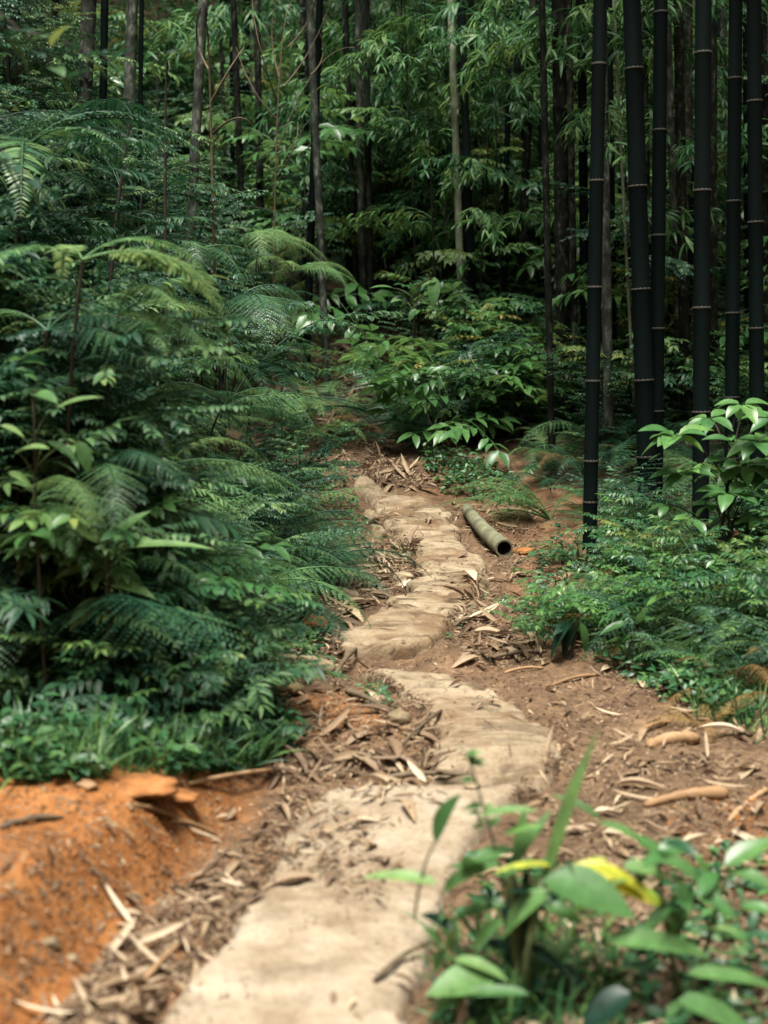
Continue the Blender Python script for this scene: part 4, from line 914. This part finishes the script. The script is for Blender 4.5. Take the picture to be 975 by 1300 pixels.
t = thing('foreground_plant', fq, 'blurred low plant with long drooping green leaves in the lower right corner', 'plant', exact=True); y = fq[1]
stalk(t, [fq, at(850, 1200, y), at(835, 1090, y)], .008, .003); stalk(t, [fq, at(900, 1190, y), at(925, 1100, y)], .007, .003)
for bu, bv, tu, tv, w, dy, mt, shp, dr in [
    (790, 1100, 852, 1122, 26, 0, 'broad', 'lance', .9), (832, 1088, 900, 1132, 28, .05, 'broad', 'lance', .9), (838, 1085, 872, 1068, 30, .08, 'glossy', 'ovate', .4), (770, 1195, 900, 1216, 38, -.05, 'broad', 'lance', .6),
    (872, 1236, 985, 1256, 26, -.08, 'broad', 'lance', .5), (920, 1100, 985, 1066, 34, .05, 'glossy', 'ovate', .4), (925, 1105, 985, 1130, 26, .05, 'broad', 'ovate', .6), (850, 1100, 800, 1060, 24, .1, 'glossy', 'lance', .8),
    (762, 1040, 700, 1010, 14, .12, 'broad', 'lance', .7), (760, 1045, 830, 1090, 20, .1, 'broad', 'lance', .9), (880, 1130, 935, 1170, 26, 0, 'glossy', 'ovate', .7), (860, 1150, 815, 1185, 26, 0, 'broad', 'ovate', .7),
    (820, 1140, 745, 1100, 26, .05, 'yellow', 'lance', .7), (905, 1180, 960, 1200, 24, 0, 'broad', 'ovate', .6), (800, 1260, 740, 1310, 40, -.1, 'broad_dark', 'lance', .6), (860, 1270, 960, 1320, 40, -.1, 'broad', 'lance', .6),
    (880, 1160, 850, 1110, 22, .03, 'glossy', 'ovate', .5), (940, 1150, 985, 1160, 24, .02, 'glossy', 'ovate', .5), (900, 1120, 880, 1085, 22, .06, 'glossy', 'ovate', .5), (780, 1150, 720, 1160, 22, .04, 'glossy', 'ovate', .7)]:
    one_leaf(t, at(bu, bv, y + dy), at(tu, tv, y + dy + U(-.04, .04)), w / F * y, mt, shp, dr)

for k in range(15):
    bu, bv = U(740, 965), U(1080, 1300); one_leaf(t, at(bu, bv, y + U(-.1, .15)), at(bu + U(-60, 60), bv + U(-40, 40), y + U(-.1, .12)), U(12, 26) / F * y, random.choice(['broad', 'glossy', 'glossy', 'weed']), random.choice(['ovate', 'lance']), U(.5, 1.2))

# glossy young tree in front of the black culms
sp_ = G(915, 760); y = sp_[1]
t = thing('young_tree', sp_, 'young tree with whorls of glossy light green leaves before the black bamboo', 'sapling', exact=True)
stalk(t, [sp_, at(918, 660, y), at(942, 520, y)], .010, .004, 'dark_twig', 'trunk')
WH = [(870, 600, 8, 34), (900, 530, 6, 30), (950, 690, 9, 34), (905, 690, 8, 28), (925, 625, 8, 36), (945, 590, 8, 36), (858, 553, 10, 40), (942, 512, 7, 34), (918, 600, 7, 36), (960, 560, 8, 40), (905, 640, 6, 32), (955, 620, 9, 38), (975, 590, 8, 40), (890, 588, 3, 26), (935, 655, 8, 34), (968, 660, 8, 34), (880, 660, 4, 24), (848, 640, 4, 22), (985, 530, 7, 38), (930, 560, 5, 30)]
for u, v, n_, ln in WH:
    c = at(u, v, y + U(-.15, .15)); stalk(t, [at(925, v + 60, y), at((u + 925) / 2, v + 18, y), c], .004, .002, 'dark_twig', 'branch')
    a0 = random.random() * 6.28
    for k in range(n_):
        a = a0 + k * 6.28 / n_ + U(-.3, .3); l = ln / F * y * U(.95, 1.4); d = np.array([math.cos(a), math.sin(a) * .9, U(-.75, .15)]); d /= np.linalg.norm(d)
        one_leaf(t, c + d * .012, c + d * l, l * .46, 'glossy', 'ovate', .7, rows=8, cols=5)
# big-leaved plant in the middle, behind the bend
def leafy(name, label, base, y, leaves, mat='broad', r=.008, cat='plant', mats=None, wave=0):
    t = thing(name, base, label, cat, exact=True); base = np.array(base, float)
    B = [at(l[0], l[1], y + U(-.05, .05)) for l in leaves]; top = np.array(max(B, key=lambda b: b[2])); m = np.mean(B, 0)
    stalk(t, [base, np.array([m[0], m[1], (base[2] + top[2]) / 2]), [m[0] * .6 + top[0] * .4, m[1], top[2] - .02]], r, r * .5, 'dark_twig')
    for i, (bu, bv, tu, tv, w) in enumerate(leaves):
        b = B[i]; f = np.clip((b[2] - .07 - base[2]) / max(.05, top[2] - base[2]), .1, .92); c = np.array([base[0] + (m[0] - base[0]) * min(1, f * 1.6), m[1] * f + base[1] * (1 - f), base[2] + (top[2] - base[2]) * f])
        one_leaf(t, b, at(tu, tv, y + U(-.08, .02)), w / F * y, mat if mats is None else mats[i], 'ovate', .5, wave=wave)
        stalk(t, [c, (c + b) / 2 + [0, 0, .015], b], r * .5, r * .25, 'stem', 'leaf_stalk')
    return t
q = at(545, 430, 9.4); leafy('broad_leaf_plant', 'plant with a few big pale oval leaves left of the pale culm', spot(q[0], 9.4), 9.4,
    [(500, 366, 470, 366, 8), (524, 378, 520, 358, 14), (535, 364, 556, 358, 12), (552, 352, 550, 390, 16), (512, 382, 496, 384, 9), (528, 392, 520, 408, 10)], wave=.02)
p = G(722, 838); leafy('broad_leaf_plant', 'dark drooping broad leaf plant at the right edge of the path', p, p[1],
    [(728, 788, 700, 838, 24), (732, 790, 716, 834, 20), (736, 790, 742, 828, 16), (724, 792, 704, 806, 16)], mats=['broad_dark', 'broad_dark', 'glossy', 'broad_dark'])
p = G(765, 715); leafy('broad_leaf_plant', 'single veined oval leaf beside the slim black culm', p, p[1], [(757, 690, 788, 660, 15), (770, 700, 800, 690, 12), (762, 700, 790, 712, 12)], mat='glossy', r=.004, wave=.03)
p = G(790, 850); leafy('broad_leaf_plant', 'pale leaved weed with pointed leaves low among the right ferns', p, p[1], [(800, 790, 762, 806, 14), (806, 795, 830, 786, 12), (802, 806, 776, 830, 14), (820, 770, 856, 752, 16), (815, 815, 846, 830, 16), (810, 800, 820, 772, 12), (790, 812, 768, 818, 12)], mat='glossy', r=.004)
# tall weeds with broad leaves in the near left bank
yy = 3.7; p = spot(at(130, 860, yy)[0], yy)
leafy('tall_weed', 'tall weed with big soft leaves standing in the near left bank', p, yy, [(130, 690, 78, 645, 52), (138, 690, 190, 650, 22), (140, 692, 200, 690, 26), (138, 700, 270, 698, 18), (132, 720, 70, 735, 30), (134, 740, 196, 760, 24), (130, 760, 90, 800, 30)], r=.008)
yy = 3.6; p = spot(at(60, 800, yy)[0], yy)
leafy('tall_weed', 'pale oval leaved weed at the left border of the photo', p, yy, [(40, 500, 72, 512, 24), (48, 485, 30, 476, 14), (20, 575, 62, 570, 20), (60, 560, 96, 585, 16), (70, 520, 130, 505, 16), (10, 600, 40, 620, 20), (100, 560, 112, 600, 20), (0, 540, 30, 555, 14)], r=.005)
# loose sprigs hanging in from the upper left
yy = 3.3
for (bu, bv, tu, tv, n_, lab) in [(-60, 30, 150, 80, 16, 'blurred leafy twig reaching in from the upper left edge'), (-60, 150, 60, 250, 12, 'blurred leafy twig below the upper left one'), (-40, -10, 90, 110, 12, 'blurred leafy twig in the upper left corner')]:
    b, e = at(bu, bv, yy), at(tu, tv, yy); p = spot(at(-120, 700, yy)[0], yy + .3)
    t = thing('leafy_twig', p, lab, 'twig', exact=True); stalk(t, [p, at(-100, 200, yy), b], .008, .004, 'dark_twig', 'stem'); stalk(t, [b, (b + e) / 2 + [0, 0, .02], e], .004, .0015, 'dark_twig', 'branch')
    for k in range(n_):
        c = b + (e - b) * (k + .5) / n_; s = 1 if k % 2 else -1; d = (e - b) / np.linalg.norm(e - b) * .6 + np.array([U(-.2, .2), -.5 * s, .5 * s + U(-.4, .1)])
        l = U(.07, .10); one_leaf(t, c, c + d * l, l * .4, 'shrub', 'ovate', .5, rows=6, cols=3)
# hero ferns
def hero_fern(u, v, y, size, kind, label, n=7, lean=None, tilt=(-.25, .35)):
    q = at(u, v, y); t = fern(spot(q[0], y), size, kind, n, lean=lean, tilt=tilt); AUTO.pop(); return tag(t, label, 'fern', 'ferns that stand out')
hero_fern(60, 600, 4.4, .85, 'bi_l', 'tall fern arching out of the near left bank towards the path', 8, -.3)
hero_fern(60, 600, 4.0, .95, 'bi_g', 'tall fern at the left border behind the pale oval leaves', 8, -.3)
hero_fern(140, 700, 4.6, .6, 'pin_l', 'fern with narrow bright leaflets hanging over the dark gap', 7, -.4)
hero_fern(70, 240, 7.0, .9, 'pin_l', 'yellowish palm like fern beside the leftmost grey trunk', 7)
hero_fern(655, 400, 10.3, 1.0, 'bi_l', 'pale light green fern standing upright left of the grove', 8, None, (-.5, -.1))
hero_fern(690, 400, 10.0, .8, 'bi_l', 'light green fern close to the thick brown trunk', 7)
hero_fern(410, 400, 9.6, .8, 'bi_l', 'pale fern catching light on the slope above the bend', 8)
hero_fern(700, 640, 7.2, .62, 'bi_l', 'spreading fern beyond the bamboo log, left of the slim black culm', 8, 3.3)
hero_fern(730, 705, 6.3, .34, 'bi_g', 'small fern at the left foot of the slim black culm', 6, 3.1)
hero_fern(860, 790, 5.0, .55, 'bi_g', 'fern with long fronds below the stout culm behind the young tree', 8, 3.4)
hero_fern(720, 560, 8.0, .4, 'bi_d', 'withered orange fern at the foot of the brown trunk', 6)
hero_fern(930, 900, 4.4, .4, 'bi_d', 'withered golden fern near the right border', 6)
hero_fern(905, 840, 4.7, .42, 'bi_l', 'light fern right of the pale leaved weed near the right border', 8, 3.3)
hero_fern(955, 830, 4.9, .45, 'pin_l', 'fern with narrow leaflets at the right border', 7, 3.2)
hero_fern(800, 760, 5.6, .4, 'bi_l', 'light fern between the slim and the stout black culm', 8, 3.4)
hero_fern(900, 930, 4.1, .26, 'bi_d', 'small withered fern at the edge of the bare right verge', 6)
hero_fern(460, 520, 9.3, .45, 'bi_d', 'withered brown fern beside the bend of the path', 6)
hero_fern(300, 640, 6.2, .6, 'bi_g', 'lush dark fern overhanging the upper slab', 8, -.2)

def tall_fern(u, v, y, size, kind, label, n=6, lean=-.3):
    c = at(u, v, y); p = spot(c[0] - .08, y + .1); t = thing('tall_fern', p, label, 'fern', 'tall ferns of the left bank', exact=True)
    stalk(t, [p, (p + c) / 2 + [-.03, 0, 0], c], .008, .005, 'dark_twig', 'stipe')
    for i in range(n):
        az = lean + U(-1.1, 1.1) if i < n - 2 else random.random() * 6.28
        obj('frond', random.choice(FR[kind]), t, c - p, (U(-.3, .3), U(.25, .75), az), size * U(.75, 1.15))
for a in [
    (105, 330, 3.9, .50, 'pin_l', 'tall fern whose pale fronds arch over the near left bank'), (150, 400, 4.1, .44, 'bi_l', 'tall fern with drooping bright tips above the dark gap'),
    (60, 420, 4.0, .45, 'bi_g', 'tall fern behind the pale oval leaves'), (170, 520, 4.2, .46, 'pin_g', 'tall fern hanging over below the dark gap'), (215, 590, 4.9, .55, 'bi_l', 'tall fern pointing at the path bend, lowest of the bright ones'),
    (120, 590, 3.9, .42, 'bi_g', 'tall fern above the tall weed'), (40, 640, 3.7, .42, 'bi_l', 'tall fern at the left border above the weeds'), (240, 320, 7.2, .55, 'bi_g', 'tall fern in front of the thin dark stem'),
    (330, 300, 8.4, .5, 'bi_l', 'tall fern under the bare twiggy sapling'), (372, 345, 8.8, .55, 'bi_l', 'tall fern right of the bare twiggy sapling reaching to the middle'), (30, 190, 5.0, .6, 'pin_g', 'tall fern in the upper left in front of the trunks'),
    (300, 380, 7.0, .7, 'bi_g', 'tall fern above the dark gap towards the slope'), (280, 520, 6.2, .6, 'bi_g', 'tall fern behind the overhanging dark ferns'), (200, 250, 7.8, .5, 'pin_g', 'tall fern at the foot of the second grey trunk'),
    (150, 730, 3.9, .40, 'bi_g', 'tall fern low on the near left bank right of the tall weed'), (225, 780, 4.1, .36, 'pin_g', 'tall fern at the lower edge of the near left bank'), (330, 470, 7.4, .6, 'pin_g', 'tall fern left of the dry slope')]: tall_fern(*a)

# bare twiggy sapling and the brown bare stem
def bare(name, u, v, y, paths, label, mat='twig', r=.008):
    q = at(u, v, y); b = spot(q[0], y); t = thing(name, b, label, 'sapling', exact=True)
    for i, pth in enumerate(paths):
        pp = [at(a, c, y + U(-.15, .15)) for a, c in pth]
        if i == 0: pp = [b] + pp
        stalk(t, pp, r if i == 0 else r * .6, r * .25, mat, 'trunk' if i == 0 else 'branch')
bare('bare_sapling', 345, 300, 8.8, [[(352, 150), (372, 0)], [(353, 190), (400, 90), (450, 60)], [(352, 130), (330, 60), (320, 0)], [(360, 110), (395, 60), (425, -10)], [(348, 230), (372, 190), (378, 155)], [(355, 100), (345, 40), (355, -10)], [(365, 60), (395, 20), (400, -20)], [(350, 150), (320, 110), (300, 60)], [(395, 95), (410, 70), (405, 40)]], 'bare twiggy brown sapling in the upper middle left')
bare('bare_sapling', 272, 300, 8.0, [[(268, 160), (262, 30)], [(268, 130), (290, 90), (310, 60)], [(270, 170), (300, 150), (320, 160)], [(266, 90), (250, 50), (255, 10)]], 'brown bare stem with few twigs on the left bank', r=.012)
bare('bare_sapling', 208, 330, 7.4, [[(210, 160), (216, 90)], [(212, 200), (190, 160), (180, 120)]], 'thin dark stem among bushes left of the brown bare stem', 'dark_twig', .012)

# dry sheaths at the foot of two culms
for u, v, w, h, lab in [(748, 722, 22, 30, 'brown papery sheath at the foot of the slim black culm'), (893, 722, 28, 34, 'brown papery sheath at the foot of the stout culm')]:
    p = G(u, v); t = thing('culm_sheath', p, lab, 'sheath', exact=True)
    for k in range(4):
        a = k * 1.6 + U(-.3, .3); rr = w / 2 / F * p[1]; b = p + [math.cos(a) * rr * .7, math.sin(a) * rr * .7 - .02, 0]
        one_leaf(t, b, b + np.array([math.cos(a) * rr * .8, math.sin(a) * rr * .8, h / F * p[1] * U(.7, 1.1)]), rr * 1.3, 'litter', 'lance', .4, (math.cos(a), math.sin(a), .2), tint=.22, name='sheath_leaf')

# ------------------------------------------------------------------ labels of the scattered things
bpy.context.view_layer.update()
LMK = [((620, 685), 'the fallen bamboo log'), ((430, 560), 'the path bend'), ((470, 815), 'the path step'), ((150, 1040), 'the orange clay mound'), ((750, 640), 'the slim black culm'), ((890, 690), 'the stout black culm'),
       ((580, 330), 'the pale grey culm'), ((715, 480), 'the thick brown trunk'), ((360, 150), 'the bare twiggy sapling'), ((112, 80), 'the leftmost grey trunk'), ((130, 720), 'the tall weed'), ((920, 580), 'the glossy young tree'),
       ((865, 985), 'the rolled sheaths'), ((505, 905), 'the grey stone'), ((340, 878), 'the short brown log'), ((525, 375), 'the big oval leaves'), ((660, 1150), 'the yellow leaved plant'), ((250, 470), 'the dark gap'), ((280, 150), 'the brown bare stem'), ((870, 1180), 'the drooping corner plant'), ((300, 1180), 'the leafy trough')]
ORD = ['', 'second ', 'third ', 'fourth ', 'fifth ', 'sixth ', 'seventh ', 'eighth ', 'ninth ', 'tenth ', 'eleventh ', 'twelfth ', 'thirteenth ', 'fourteenth ', 'fifteenth ', 'sixteenth ', 'seventeenth ', 'eighteenth ', 'nineteenth ', 'twentieth ']
buckets = {}
for o, look, cat, grp in AUTO:
    tag(o, None, cat, grp); p = np.array(o.matrix_world.translation)
    top = p + [0, 0, .25 if cat in ('fern', 'shrub') else (1.5 if cat == 'bamboo' else 0)]; u, v, w = px(top)
    (lu, lv), nm = min(LMK, key=lambda m: (m[0][0] - u) ** 2 + (m[0][1] - v) ** 2)
    du, dv = u - lu, v - lv; side = ('left of' if du < 0 else 'right of') if abs(du) > abs(dv) else ('above' if dv < 0 else 'below')
    buckets.setdefault((look, side, nm), []).append((math.hypot(du, dv), o))
for (look, side, nm), lst in buckets.items():
    lst.sort(key=lambda e: e[0])
    for i, (_, o) in enumerate(lst): o['label'] = '%s, %snearest %s %s' % (look, (ORD[i] if i < 20 else '%dth ' % (i + 1)), side, nm)
